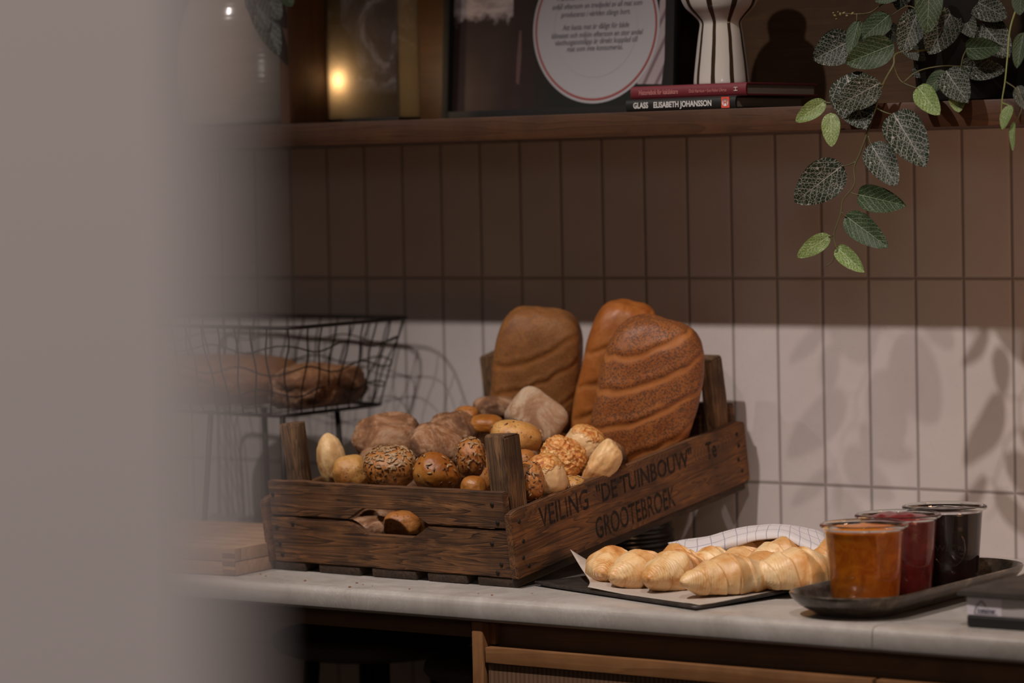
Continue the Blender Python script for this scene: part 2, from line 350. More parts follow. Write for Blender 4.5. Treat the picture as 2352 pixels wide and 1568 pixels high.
    M['loaf_poppy'] = crust('poppy_loaf_crust', (0.228, 0.0682, 0.01326), (0.2636, 0.08457, 0.01768), (0.2992, 0.1037, 0.02431), 0.55, specks=(430, 0.44, (0.035, 0.022, 0.018), 0.37), bump=0.35, topbias=0.3, band=(0.42, 0.17, 0.045))
    M['loaf_plain'] = crust('plain_loaf_crust', (0.2376, 0.066, 0.011), (0.2952, 0.09, 0.016), (0.3456, 0.12, 0.025), 0.45, bump=0.3, topbias=0.3, band=(0.40, 0.16, 0.045))
    M['loaf_fine'] = crust('fine_grain_loaf_crust', (0.1705, 0.05775, 0.01155), (0.2251, 0.084, 0.01624), (0.2592, 0.1024, 0.02166), 0.65, specks=(380, 0.42, (0.14, 0.062, 0.022), 0.40), bump=0.5, topbias=0.3, band=(0.27, 0.10, 0.022))
    M['crumb'] = crust('bread_crumb', (0.45, 0.28, 0.14), (0.60, 0.42, 0.23), (0.66, 0.48, 0.28), 0.8, bump=0.6)
    M['seed'] = crust('sunflower_seed', (0.192, 0.1087, 0.0455), (0.2805, 0.168, 0.0792), (0.36, 0.2295, 0.117), 0.4, bump=0.1)
    M['flax'] = NT('dark_flax_seed', 0.35, (0.06, 0.025, 0.012)).m
    m = NT('croissant_crust', 0.42); v = m.co('Object'); 
    oi = m.node('ObjectInfo').outputs['Random']
    va = m.node('VectorMath', {0: v}, operation='ADD'); m.set(va.inputs[1], m.node('CombineXYZ', {0: oi, 1: oi, 2: oi}).outputs[0]); v2 = va.outputs[0]
    n = m.noise(v2, 24, 4, 0.6, 0.8)
    c = m.ramp(n, [(0.30, (0.80, 0.60, 0.35)), (0.48, (0.76, 0.51, 0.25)), (0.60, (0.62, 0.31, 0.10)), (0.72, (0.42, 0.16, 0.035))])
    x, y, z = m.sep(v)[:3]; lay = m.math('SINE', m.math('ADD', m.math('MULTIPLY', x, 1900.0), m.math('MULTIPLY', m.noise(v2, 18, 3, 0.55), 22.0)))
    tipf = m.math('MULTIPLY', m.ramp(m.math('MULTIPLY', m.math('ABSOLUTE', x), 14.0), [(0.25, 0.12), (0.75, 1.0)]), m.ramp(m.noise(v2, 20, 3), [(0.4, 0.15), (0.6, 1.0)]))
    lay = m.math('MULTIPLY', lay, tipf)
    c = m.mix(m.ramp(lay, [(0.0, 0.0), (0.9, 0.42)]), c, (0.46, 0.22, 0.07))
    br = m.noise(v2, 11, 3, 0.5); c = m.mix(m.math('MULTIPLY', m.ramp(br, [(0.44, 0.0), (0.60, 0.85)]), m.ramp(z, [(0.008, 0.35), (0.03, 1.0)])), c, (0.55, 0.25, 0.065))
    bl = m.noise(v2, 60, 5, 0.75); c = m.mix(m.ramp(bl, [(0.57, 0.0), (0.70, 0.65)]), c, (0.48, 0.20, 0.05))
    rd = m.node('Attribute', attribute_name='ridge').outputs['Fac']; c = m.mix(m.ramp(rd, [(0.30, 0.0), (1.0, 0.75)]), c, (0.46, 0.20, 0.05))
    fl = m.noise(v2, 16, 5, 0.75); c = m.mix(m.ramp(fl, [(0.60, 0.0), (0.72, 0.45)]), c, (0.78, 0.70, 0.62))
    m.base(c); m.bump(lay, 0.35, 0.0008); m.bump(m.noise(v2, 60, 5, 0.7), 0.5, 0.002)
    m.b.inputs['Subsurface Weight'].default_value = 0.08; m.b.inputs['Subsurface Radius'].default_value = (0.01, 0.006, 0.003); M['croissant'] = m.m
    # preserves
    def jam(name, a, b, rough=0.22, sss=0.5):
        m = NT(name, rough); n = m.noise(m.co('Object'), 45, 5, 0.65, 1.5)
        m.base(m.ramp(n, [(0.35, a), (0.65, b)])); m.b.inputs['Subsurface Weight'].default_value = sss
        m.b.inputs['Subsurface Radius'].default_value = (0.03, 0.010, 0.003); m.bump(n, 0.35, 0.002); m.b.inputs['Coat Weight'].default_value = 0.3; return m.m
    M['jam_orange'] = jam('orange_marmalade', (0.42, 0.105, 0.003), (0.64, 0.21, 0.006))
    M['jam_red'] = jam('red_jam', (0.14, 0.010, 0.012), (0.24, 0.026, 0.026))
    M['jam_dark'] = jam('dark_berry_jam', (0.010, 0.004, 0.004), (0.022, 0.006, 0.006), 0.15, 0.0)
    m = NT('jar_glass', 0.02, (0.95, 0.97, 0.96)); m.b.inputs['Transmission Weight'].default_value = 1.0; m.b.inputs['IOR'].default_value = 1.45; M['glass'] = m.m
    # slab and stand
    m = NT('slate', 0.7); n = m.noise(m.co('Object'), 25, 6, 0.7)
    m.base(m.ramp(n, [(0.35, (0.028, 0.023, 0.019)), (0.7, (0.06, 0.048, 0.038))])); m.bump(n, 0.6, 0.003); M['slate'] = m.m
    M['grey_plastic'] = NT('brushed_grey_metal', 0.5, (0.46, 0.43, 0.42), Metallic=0.1).m
    M['rubber'] = NT('black_plastic_base', 0.5, (0.012, 0.011, 0.010)).m
    M['sticker'] = NT('pale_sticker', 0.5, (0.60, 0.56, 0.60)).m
    M['sticker_ink'] = NT('dark_blue_print', 0.6, (0.035, 0.035, 0.07)).m
    # books and prints
    M['book_red'] = NT('red_book_cloth', 0.6, (0.125, 0.011, 0.017)).m
    M['book_black'] = NT('black_book_cloth', 0.45, (0.010, 0.010, 0.010)).m
    m = NT('page_edges', 0.8); z = m.sep(m.co('Object'))[2]
    st = m.noise(m.co('Object', (2, 2, 900)), 1, 2, 0.6); m.base(m.mix(st, (0.17, 0.135, 0.10), (0.34, 0.29, 0.23))); M['pages'] = m.m
    M['white_ink'] = NT('white_print', 0.6, (0.50, 0.48, 0.46)).m
    M['pink_ink'] = NT('pink_print', 0.6, (0.42, 0.16, 0.15)).m
    M['red_label'] = NT('red_print', 0.6, (0.55, 0.06, 0.03)).m
    M['dark_ink'] = NT('dark_print', 0.7, (0.05, 0.04, 0.045)).m
    m = NT('print_clouds', 0.5); v = m.co('Object'); x, y, z = m.sep(v)[:3]
    n = m.noise(v, 14, 5, 0.6, 1.2)
    top = m.ramp(n, [(0.35, (0.05, 0.04, 0.045)), (0.55, (0.10, 0.085, 0.09)), (0.62, (0.20, 0.17, 0.17)), (0.68, (0.09, 0.075, 0.08))])
    low = m.mix(n, (0.03, 0.018, 0.015), (0.07, 0.05, 0.035))
    m.base(m.mix(m.ramp(m.math('ADD', m.math('MULTIPLY', z, 6.0), 0.5), [(0.18, 0.0), (0.34, 1.0)]), low, top))
    m.b.inputs['Coat Weight'].default_value = 1.0; m.b.inputs['Coat Roughness'].default_value = 0.07; M['print_clouds'] = m.m
    m = NT('print_table', 0.35); v = m.co('Object'); x, y, z = m.sep(v)[:3]
    n = m.noise(m.co('Object', (1, 1, 3)), 16, 6, 0.7, 0.6)
    dark = m.mix(n, (0.022, 0.012, 0.010), (0.045, 0.026, 0.024)); weath = m.ramp(n, [(0.3, (0.16, 0.12, 0.13)), (0.55, (0.42, 0.36, 0.36)), (0.8, (0.52, 0.45, 0.46))])
    zn = m.math('ADD', z, m.math('MULTIPLY', m.math('SUBTRACT', m.noise(v, 40, 4, 0.7), 0.5), 0.05)); lf = m.math('LESS_THAN', x, -0.085)
    m.base(m.mix(m.math('MULTIPLY', m.ramp(m.math('ADD', m.math('MULTIPLY', zn, 20.0), 0.5), [(0.35, 0.0), (0.60, 1.0)]), lf), m.mix(m.ramp(m.math('ADD', m.math('MULTIPLY', x, 5.0), 0.5), [(0.1, 0.0), (0.45, 1.0)]), dark, (0.016, 0.018, 0.015)), weath)); M['print_table'] = m.m
    M['plate_white'] = NT('printed_white', 0.6, (0.39, 0.375, 0.39)).m
    M['plate_red'] = NT('printed_red_line', 0.45, (0.28, 0.055, 0.05)).m
    m = NT('printed_cloth', 0.5); wv = m.math('SINE', m.math('MULTIPLY', m.math('ADD', m.sep(m.co('Object', rot=(0, -0.5, 0)))[0], 0.0), 330.0))
    m.base(m.mix(m.ramp(wv, [(0.3, 0.0), (0.9, 1.0)]), (0.34, 0.28, 0.29), (0.16, 0.11, 0.12))); M['print_cloth'] = m.m
    # leaves: u runs along the leaf, v across (0.5 at the midrib)
    def leaf(name, g0, g1, vein, den, strength):
        m = NT(name, 0.5); u = m.co('UV'); a, b = m.sep(u)[:2]; m.b.inputs['Specular IOR Level'].default_value = 0.18
        side = m.math('ABSOLUTE', m.math('SUBTRACT', b, 0.5))
        wdt = m.math('MULTIPLY', m.math('SUBTRACT', 1.15, a), 0.017)
        mid = m.math('SUBTRACT', 1.0, m.math('MINIMUM', m.math('DIVIDE', side, wdt), 1.0))
        nz = m.math('MULTIPLY', m.math('SUBTRACT', m.noise(u, 6, 2), 0.5), 0.06)
        arc = m.math('ADD', m.math('SUBTRACT', a, m.math('MULTIPLY', m.math('POWER', side, 1.15), 1.05)), nz)
        f = m.math('FRACT', m.math('MULTIPLY', arc, 7.0))
        sv = m.math('SUBTRACT', 1.0, m.math('MINIMUM', m.math('DIVIDE', m.math('ABSOLUTE', m.math('SUBTRACT', f, 0.5)), 0.055), 1.0))
        mp = m.co('UV', (1.25, 1.0, 1)); dn = m.node('TexNoise', {'Vector': mp, 'Scale': 6.0, 'Detail': 2.0})
        wv = m.mix(0.05, mp, dn.outputs['Color'])
        vo = m.node('TexVoronoi', {'Vector': wv, 'Scale': den, 'Randomness': 0.95}, feature='DISTANCE_TO_EDGE')
        net = m.ramp(vo.outputs['Distance'], [(0.0, strength), (0.022, strength*0.7), (0.045, 0.0)])
        allv = m.math('MAXIMUM', m.math('MAXIMUM', mid, m.math('MULTIPLY', sv, 0.8)), net)
        edge = m.ramp(side, [(0.46, 1.0), (0.48, 0.0)]); allv = m.math('MULTIPLY', allv, edge)
        m.base(m.mix(m.math('MULTIPLY', allv, 0.95), m.mix(m.noise(u, 4, 3), g0, g1), vein)); m.bump(allv, 0.25, 0.0006)
        return m.m
    M['leaf_d'] = leaf('leaf_dark_white_net', (0.008, 0.013, 0.006), (0.014, 0.021, 0.010), (0.30, 0.29, 0.26), 13, 0.85)
    M['leaf_m'] = leaf('leaf_green_pale_net', (0.014, 0.028, 0.010), (0.024, 0.042, 0.015), (0.22, 0.25, 0.17), 14, 0.45)
    M['leaf_p'] = leaf('leaf_light_green_net', (0.075, 0.12, 0.026), (0.12, 0.17, 0.04), (0.40, 0.44, 0.28), 11, 0.8)
    M['stem'] = NT('brown_green_stem', 0.6, (0.075, 0.07, 0.025)).m
    M['stem_green'] = NT('green_stem', 0.5, (0.16, 0.19, 0.05)).m
    m = NT('woven_rattan', 0.6); x, y, z = m.sep(m.co('Object'))[:3]
    a = m.math('MULTIPLY', m.math('ARCTAN2', y, x), 34.0); zz = m.math('MULTIPLY', z, 260.0)
    wv = m.math('MULTIPLY', m.math('SINE', a), m.math('SINE', zz)); m.base(m.ramp(m.math('ABSOLUTE', wv), [(0.05, (0.02, 0.011, 0.006)), (0.35, (0.22, 0.12, 0.06)), (0.9, (0.40, 0.25, 0.14))])); m.bump(m.math('ABSOLUTE', wv), 1.0, 0.004); M['rattan'] = m.m
    M['pot'] = NT('black_planter', 0.6, (0.008, 0.007, 0.006)).m
    M['floor'] = NT('floor_boards', 0.6, (0.05, 0.035, 0.025)).m
    m = NT('lamp_glass', 0.4, (1, 0.85, 0.6)); m.b.inputs['Emission Color'].default_value = (1.0, 0.72, 0.42, 1); m.b.inputs['Emission Strength'].default_value = 25; M['lamp'] = m.m
setup_materials()

# ------------------------------------------------------------------ the room
SH_Y, SH_B, SH_T = -0.30, 1.507, 1.5415
o = box('wall_back', (-4.0, 5.0, 0.0, 0.12, 0.0, 3.0), M['tile'], bev=0); o.location = (0.5, 0.06, 0.0); tag(o, kind='structure')
for v in o.data.vertices: v.co.z += 1.5; v.co.x += 0.0
for v in o.data.vertices: v.co.x += 0.5; 
o.location = (0.0, 0.06, 0.0)
tag(box('floor', (-4, 5.5, -7, 0.12, -0.05, 0.0), M['floor'], bev=0), kind='structure')
# grey painted door frame close to the camera, its side face in line with the camera so that only its front shows
d530 = ray(512, 784); d530.z = 0; d530.normalize(); perp = V((-d530.y, d530.x, 0))   # to the left of the ray
p0 = CAM + d530*0.635
verts = [];
for zz in (0.0, 3.0):
    for a, b in ((0, 0), (0.13, 0), (0.13, 0.10), (0, 0.10)):
        q = p0 + perp*a + d530*b; verts.append((q.x, q.y, zz))
me = mesh_from('trim_1', verts, [(3, 2, 1, 0), (4, 5, 6, 7), (0, 1, 5, 4), (1, 2, 6, 5), (2, 3, 7, 6), (3, 0, 4, 7)])
cc = recenter(me); o = link('trim_1', me, M['grey_paint'], smooth=False, loc=cc); tag(o, kind='structure')

# worktop: two slabs meeting at a thin joint
def slab(name, x0, x1, label):
    pr = [(-0.0, 0.9), (-0.672, 0.9), (-0.680, 0.8985), (-0.6845, 0.8945), (-0.6855, 0.889), (-0.6855, 0.8735), (-0.683, 0.8695), (-0.679, 0.868), (-0.0, 0.868)]
    vs = [(x, y-0.0015, z) for x in (x0, x1) for y, z in pr]; n = len(pr)
    fs = [tuple(range(n)), tuple(range(n, 2*n))[::-1]] + [((i+1) % n, i, n+i, n+(i+1) % n) for i in range(n)]
    me = mesh_from(name, vs, fs); c = recenter(me); o = link(name, me, M['stone'], loc=c); smooth_by_angle(me, 50); tag(o, label, 'worktop'); return o
slab('worktop', -1.6, 1.4618, 'grey veined stone worktop slab carrying the crate and croissant tray')
slab('worktop', 1.4630, 3.2, 'grey stone worktop slab right of the joint, under the slate stand')

# open niche and cabinet below
cab = empty('base_cabinet', (0.85, -0.62, 0)); tag(cab, 'oak base cabinet with reeded doors under the right part of the worktop', 'cabinet')
def cbox(name, b, mat, parent=cab, **k):
    o = box(name, b, mat, None, **k); o.parent = parent; o.location = o.location - parent.location; return o
cbox('side_panel', (0.85, 0.869, -0.677, -0.01, 0.05, 0.867), M['oak_z'], bev=0.003)
cbox('recess_panel', (0.87, 3.0, -0.650, -0.635, 0.05, 0.867), M['dark_wood'], bev=0)
cbox('end_filler', (0.8692, 0.880, -0.664, -0.651, 0.836, 0.866), M['oak_z'], bev=0.001)
def door(x0, x1):
    d = empty('cabinet_door', (0, 0, 0)); d.parent = cab; 
    def db(n, b, m, **k):
        o = box(n, b, m, None, **k); o.parent = d; o.location = o.location - cab.location; return o
    db('top_rail', (x0, x1, -0.677, -0.657, 0.813, 0.834), M['oak_x'], bev=0.0015)
    db('bottom_rail', (x0, x1, -0.677, -0.657, 0.10, 0.121), M['oak_x'], bev=0.0015)
    db('stile', (x1-0.02, x1, -0.677, -0.657, 0.1215, 0.8125), M['oak_z'], bev=0.0015)
    db('reeded_panel', (x0+0.001, x1-0.0205, -0.671, -0.659, 0.1215, 0.8125), M['reeded'], bev=0)
door(0.872, 1.456); door(1.461, 2.05)
apron = box('apron_rail', (-1.6, 0.849, -0.635, -0.615, 0.838, 0.8665), M['dark_wood'], bev=0.001); tag(apron, 'dark wooden rail under the worktop edge above the stools', 'rail')
def stool(x, y, r, h, label):
    t = empty('round_stool', (x, y, 0)); tag(t, label, 'stool', 'stools pushed under the worktop')
    me = lathe_mesh('seat', [(0.01, h-0.034), (r-0.03, h-0.034), (r-0.008, h-0.026), (r, h-0.016), (r-0.002, h-0.006), (r-0.012, h), (0.01, h)], 72, cap1=True)
    link('seat', me, M['stool'], t)
    for k in range(4):
        a = PI/4+k*PI/2; tb = Tubes(); tb.add([(math.cos(a)*r*0.6, math.sin(a)*r*0.6, h-0.03), (math.cos(a)*r*0.95, math.sin(a)*r*0.95, 0.0)], 0.012); tb.build('leg', M['dark_metal'], t)
stool(0.372, -0.28, 0.155, 0.775, 'dark round stool seat in the shadow under the worktop, left one')
stool(0.70, -0.34, 0.150, 0.765, 'dark round stool seat in the shadow beside the cabinet side panel')

# ------------------------------------------------------------------ shelf
sh = empty('wall_shelf', (0.5, 0, SH_B)); tag(sh, 'long oak wall shelf above the tiles with back panel and divider', 'shelf')
def sbox(name, b, mat, **k):
    o = box(name, b, mat, None, **k); o.parent = sh; o.location = o.location - sh.location; return o
sbox('shelf_board', (-1.6, 3.0, SH_Y, -0.0005, SH_B, SH_T), M['shelf_x'], bev=0.002)
sbox('back_panel', (-1.6, 3.0, -0.018, -0.0005, SH_T+0.0005, 2.05), M['panel'], bev=0)
sbox('divider', (0.229, 0.2465, SH_Y+0.004, -0.019, SH_T+0.0005, 2.05), M['shelf_z'], bev=0.001)

# left stoneware vase with dark leaves
vz = empty('stoneware_vase', (0.080, -0.160, SH_T)); tag(vz, 'tall grey ribbed stoneware vase left of the shelf divider', 'vase')
prof = [(0.118, 0.0), (0.127, 0.008), (0.136, 0.05), (0.137, 0.09), (0.134, 0.13), (0.128, 0.165), (0.114, 0.20), (0.090, 0.225), (0.075, 0.25), (0.078, 0.265), (0.070, 0.265), (0.066, 0.25)]
prof = [(p.x, p.z) for p in catmull([V((a, 0, b)) for a, b in prof], 4)]
link('vase_body', lathe_mesh('vase_body', prof, 72), M['stoneware'], vz)

def leaf_mesh(name, wr, cup, curl, seed=0):
    nu, nv = 16, 10; vs, uv, fs = [], [], []
    for i in range(nu+1):
        a = i/nu; hw = wr*0.5*(math.sin(PI*min(1, a**0.82))**0.60)*(1.04-0.12*a) if 0 < a < 1 else 0.0
        hw = max(hw, 0.004)
        for j in range(nv+1):
            b = j/nv*2-1; x = a - 0.05*abs(b)*(1-a); y = b*hw
            z = cup*(abs(b)**1.3)*hw*1.0 - curl*a*a + 0.02*math.sin(a*9+b*3+seed)*abs(b)
            vs.append((x, y, z)); uv.append((a, b*0.5*min(1, hw/(wr*0.5))*1.0+0.5))
    for i in range(nu):
        for j in range(nv):
            q = i*(nv+1)+j; fs.append((q, q+1, q+nv+2, q+nv+1))
    # edge mask uses the true edge: rescale v so the outline stays at 0 and 1
    uv = [(u, (v-0.5)+0.5) for u, v in uv]
    return mesh_from(name, vs, fs, uv)
LM = {k: leaf_mesh('leaf_'+k, 0.78, c, cu, i) for i, (k, c, cu) in enumerate((('a', 0.25, 0.10), ('b', 0.12, 0.16), ('c', 0.32, 0.06)))}
LEAF = {}
for k in LM:
    for t in 'dmp':
        m2 = LM[k].copy(); m2.materials.append(M['leaf_'+t]); LEAF[k, t] = m2
        for p in m2.polygons: p.use_smooth = True
cnt = [0]
def add_leaf(parent, base, tip, width_px, typ, yb, yt, roll=0.0):
    """a leaf from its base pixel on plane y=yb to its tip on plane y=yt"""
    B = at(*base, 1, yb); T = at(*tip, 1, yt); L = (T-B).length; X = (T-B).normalized()
    toc = (CAM-B).normalized(); Z = (toc - X*toc.dot(X)).normalized(); Y = Z.cross(X)
    Rm = Matrix((X, Y, Z)).transposed() @ Matrix.Rotation(roll, 3, 'X')
    key = 'abc'[cnt[0] % 3]; cnt[0] += 1
    o = bpy.data.objects.new('leaf', LEAF[key, typ]); COL.objects.link(o); o.parent = parent
    wd = width_px*((B-CAM).dot(FW))/F_PX/math.cos(roll)
    o.location = B - parent.location; o.rotation_euler = Rm.to_euler(); o.scale = (L, wd/0.78, (L+wd)/2)
    return B
# leaves standing in the left vase
for b, t, wd, ty in (((600, -30), (640, 40), 60, 'd'), ((575, -20), (612, 62), 50, 'd'), ((588, -12), (640, 128), 62, 'd'), ((640, -40), (668, 10), 50, 'm'), ((630, -60), (600, 20), 60, 'd')):
    o = add_leaf(vz, b, t, wd, ty, -0.29, -0.315)
tb = Tubes(); tb.add([V((0, 0, 0.2)), V((0.02, -0.02, 0.30)), at(640, -45, 1, -0.2)-vz.location], 0.0025); tb.build('stem', M['stem'], vz)

# leaning print with clouds
def frame_at(xl, xr, yplane, hh, lean, name):
    """leaning panel whose bottom edge stands on the shelf between pixels xl and xr"""
    a = at(xl, 270, 1, yplane); b = at(xr, 268, 1, yplane); wdt = b.x-a.x
    t = empty(name, (a.x+wdt/2, yplane, SH_T+0.0005), (-lean, 0, 0)); return t, wdt
ya = -0.205; xa = at(754, 270, 1, ya).x; xb = at(916, 268, 1, ya).x; wl = xb-xa
ln = empty('candle_lantern', (xa+wl/2, ya, SH_T+0.0005)); tag(ln, 'mottled dark glass lantern with a warm glowing light beside the shelf divider', 'lantern')
def smoky():
    m = NT('smoky_glass', 0.35); v = m.co('Object'); z = m.sep(v)[2]; n = m.noise(v, 13, 5, 0.6, 1.4)
    pat = m.ramp(n, [(0.38, (0.040, 0.030, 0.030)), (0.50, (0.085, 0.068, 0.068)), (0.58, (0.22, 0.19, 0.19)), (0.66, (0.10, 0.085, 0.085))])
    low = m.mix(n, (0.020, 0.013, 0.009), (0.045, 0.032, 0.020))
    col = m.mix(m.ramp(m.math('ADD', m.math('MULTIPLY', z, 8.0), 0.5), [(0.22, 0.0), (0.42, 1.0)]), low, pat)
    m.base(col); tr = m.node('BsdfTranslucent', {'Color': (0.50, 0.43, 0.32)}); mx = m.node('MixShader', {0: 0.35})
    m.t.links.new(m.b.outputs[0], mx.inputs[1]); m.t.links.new(tr.outputs[0], mx.inputs[2])
    m.t.links.new(mx.outputs[0], m.t.nodes['Material Output'].inputs['Surface']); return m.m
M['smoky'] = smoky()
m_ = NT('clear_pane', 0.05, (0.8, 0.8, 0.8)); tp = m_.node('BsdfTransparent', {'Color': (0.82, 0.78, 0.72)}); mx_ = m_.node('MixShader', {0: 0.93})
m_.t.links.new(m_.b.outputs[0], mx_.inputs[1]); m_.t.links.new(tp.outputs[0], mx_.inputs[2]); m_.t.links.new(mx_.outputs[0], m_.t.nodes['Material Output'].inputs['Surface']); M['clear_pane'] = m_.m
LH = 0.26
def lp_(name, b, mat, **k): return box(name, b, mat, ln, **k)
o = lp_('front_pane', (-wl/2+0.003, wl/2-0.003, 0.0, 0.003, 0.006, LH-0.004), M['smoky'], bev=0)
for v in o.data.vertices: v.co.z += o.location.z-0.075
o.location.z = 0.075
lp_('side_pane', (-wl/2, -wl/2+0.003, 0.0, 0.055, 0.006, LH-0.004), M['smoky'], bev=0); lp_('side_pane', (wl/2-0.003, wl/2, 0.0, 0.055, 0.006, LH-0.004), M['smoky'], bev=0)
lp_('back_pane', (-wl/2+0.003, wl/2-0.003, 0.052, 0.055, 0.006, LH-0.004), M['clear_pane'], bev=0)
lp_('lantern_base', (-wl/2, wl/2, 0.0, 0.055, 0.0, 0.006), M['dark_metal'], bev=0.001)
cx_ = at(795, 186, 1, ya+0.02).x-ln.location.x
cd_ = link('candle', lathe_mesh('candle', [(0.014, 0.0), (0.0145, 0.001), (0.0145, 0.036), (0.012, 0.038), (0.0005, 0.0365)], 32), NT('candle_wax', 0.5, (0.7, 0.6, 0.45)).m, ln, loc=(cx_, 0.028, 0.006))
fl_ = link('flame', lathe_mesh('flame', [(0.0003, 0.0), (0.0032, 0.003), (0.0042, 0.008), (0.003, 0.014), (0.0003, 0.022)], 16), M['lamp'], ln, loc=(cx_, 0.028, 0.047))
pl_ = bpy.data.lights.new('candle_light', 'POINT'); pl_.energy = 0.95; pl_.color = (1.0, 0.74, 0.50); pl_.shadow_soft_size = 0.006
po_ = bpy.data.objects.new('candle_light', pl_); COL.objects.link(po_); po_.parent = ln; po_.location = (cx_, 0.0165, 0.066)

t2, w2 = frame_at(1029, 1560, -0.105, 0.4, math.radians(4), 'framed_print')
tag(t2, 'large black framed food poster with white plate and text leaning on shelf', 'framed print')
H2 = 0.42
box('frame_bar', (-w2/2, -w2/2+0.012, -0.018, 0.0, 0.0, H2), M['black'], t2, bev=0.001)
box('frame_bar', (w2/2-0.016, w2/2, -0.018, 0.0, 0.0, H2), M['black'], t2, bev=0.001)
box('frame_bar', (-w2/2+0.0122, w2/2-0.0162, -0.018, 0.0, 0.0, 0.012), M['black'], t2, bev=0.001)
box('frame_bar', (-w2/2+0.0122, w2/2-0.0162, -0.018, 0.0, H2-0.012, H2), M['black'], t2, bev=0.001)
ps = box('print_sheet', (-w2/2+0.0122, w2/2-0.0162, -0.006, -0.001, 0.0122, H2-0.0122), M['print_table'], t2, bev=0)
for v in ps.data.vertices: v.co.z += ps.location.z-0.155
ps.location.z = 0.155
inv2 = (Matrix.Translation(t2.location) @ Matrix.Rotation(-math.radians(4), 4, 'X')).inverted()
def on2(x, y, dd=-0.0065):
    """pixel -> local point of the poster sheet"""
    o_ = inv2 @ CAM; d_ = inv2.to_3x3() @ ray(x, y); return o_ + d_*((dd-o_.y)/d_.y)
pc = on2(1368, 62); prad = 0.5*(on2(1513, 62)-on2(1223, 62)).x
def disc(name, r0, r1, c, y, mat, n=96):
    vs, fs = [], []
    for k in range(n):
        a = 2*PI*k/n; vs += [(r0*math.cos(a), y, r0*math.sin(a)), (r1*math.cos(a), y, r1*math.sin(a)), ]
    for k in range(n):
        j = (k+1) % n; fs.append((2*k, 2*j, 2*j+1, 2*k+1))
    me = mesh_from(name, vs, fs); return link(name, me, mat, t2, loc=(c.x, 0, c.z))
disc('printed_plate', 0.0001, prad, pc, -0.0066, M['plate_white'])
disc('printed_plate_line', prad*0.935, prad*0.965, pc, -0.0069, M['plate_red'])
disc('printed_plate_well', prad*0.655, prad*0.662, pc, -0.0068, NT('printed_plate_well_line', 0.5, (0.36, 0.32, 0.32)).m)
RX = Matrix.Rotation(PI/2, 4, 'X')
lines = [('som ut arbetar för det matsvinn och', 1369, -22), ('avfall eftersom en tredjedel av all mat som', 1371, 17), ('produceras i världen slängs bort.', 1368, 36),
         ('Att kasta mat är dåligt för både', 1368, 66), ('klimatet och miljön eftersom en stor andel', 1370, 84), ('växthusgasutsläpp är direkt kopplad till', 1368, 100), ('mat som inte konsumeras.', 1366, 116)]
lines[0] = ('Vi arbetar för att minska vårt matsvinn', 1370, -3)
for s_, px, py in lines:
    p = on2(px, py); text_obj('printed_text', s_, 0.0118, M['dark_ink'], t2, Matrix.Translation((p.x, -0.0069, p.z)) @ RX, 'CENTER', 0.28, 0.80)
def poly2(name, pts, mat, y=-0.0064):
    L = [on2(*p) for p in pts]; me = mesh_from(name, [(q.x, y, q.z) for q in L], [tuple(range(len(L)))]); c = recenter(me)
    return link(name, me, mat, t2, smooth=False, loc=c)
poly2('printed_napkin', [(1463, 193), (1470, 160), (1490, 120), (1512, 60), (1518, -40), (1532, -40), (1531, 60), (1528, 120), (1519, 193)], M['print_cloth'])
poly2('printed_knife', [(1185, 190), (1187, 130), (1193, 70), (1198, 70), (1198, 130), (1192, 195)], NT('printed_wood', 0.5, (0.10, 0.05, 0.045)).m)

# books lying flat
def book(name, spx0, spx1, yspine, z0, th, cover, label, depth, mats, skew):
    a = at(spx0, 240, 1, yspine); b = at(spx1, 240, 1, yspine); L = b.x-a.x
    t = empty(name, (a.x+L/2, yspine, z0), (0, 0, skew)); tag(t, label, 'book', 'books lying under the striped vase')
    ct = 0.0025
    box('cover', (-L/2, L/2, 0.003, depth, 0.0, ct), cover, t, bev=0.0006)
    box('cover', (-L/2, L/2, 0.003, depth, th-ct, th), cover, t, bev=0.0006)
    # rounded spine
    n = 10; vs = []; 
    for x in (-L/2, L/2):
        for k in range(n+1):
            a_ = -PI/2+PI*k/n; vs.append((x, 0.0045-0.0045*math.cos(a_), th/2+th/2*math.sin(a_)))
    fs = [(k, k+1, n+1+k+1, n+1+k) for k in range(n)]+[tuple(range(n+1))[::-1], tuple(range(n+1, 2*n+2)), (0, n+1, 2*n+1, n)]
    me = mesh_from('spine', vs, fs); c = recenter(me); link('spine', me, cover, t, loc=c); smooth_by_angle(me, 60)
    box('page_block', (-L/2+0.003, L/2-0.004, 0.0055, depth-0.004, ct+0.0001, th-ct-0.0001), M['pages'], t, bev=0)
    return t, L
zb = SH_T+0.0005
bk, Lb = book('cookbook', 1437, 1689, -0.272, zb, 0.0175, M['book_black'], 'black cookbook with GLASS on the spine, lowest in the pile', 0.19, None, math.radians(0.0))
br, Lr = book('cookbook', 1449, 1713, -0.268, zb+0.0178, 0.0178, M['book_red'], 'dark red hardback with pink spine title lying on the black book', 0.20, None, math.radians(0.5))
RXT = Matrix.Rotation(PI/2, 4, 'X')
text_obj('spine_text', 'GLASS', 0.0112, M['white_ink'], bk, Matrix.Translation((-Lb/2+0.013, -0.0004, 0.0048)) @ RXT, offset=0.0003, xs=0.80)
text_obj('spine_text', 'ELISABETH JOHANSSON', 0.0112, M['white_ink'], bk, Matrix.Translation((-Lb/2+0.047, -0.0004, 0.0048)) @ RXT, offset=0.0003, xs=0.80)
box('spine_label', (Lb/2-0.0225, Lb/2-0.0095, -0.0006, 0.0010, 0.0012, 0.0163), M['red_label'], bk, bev=0)
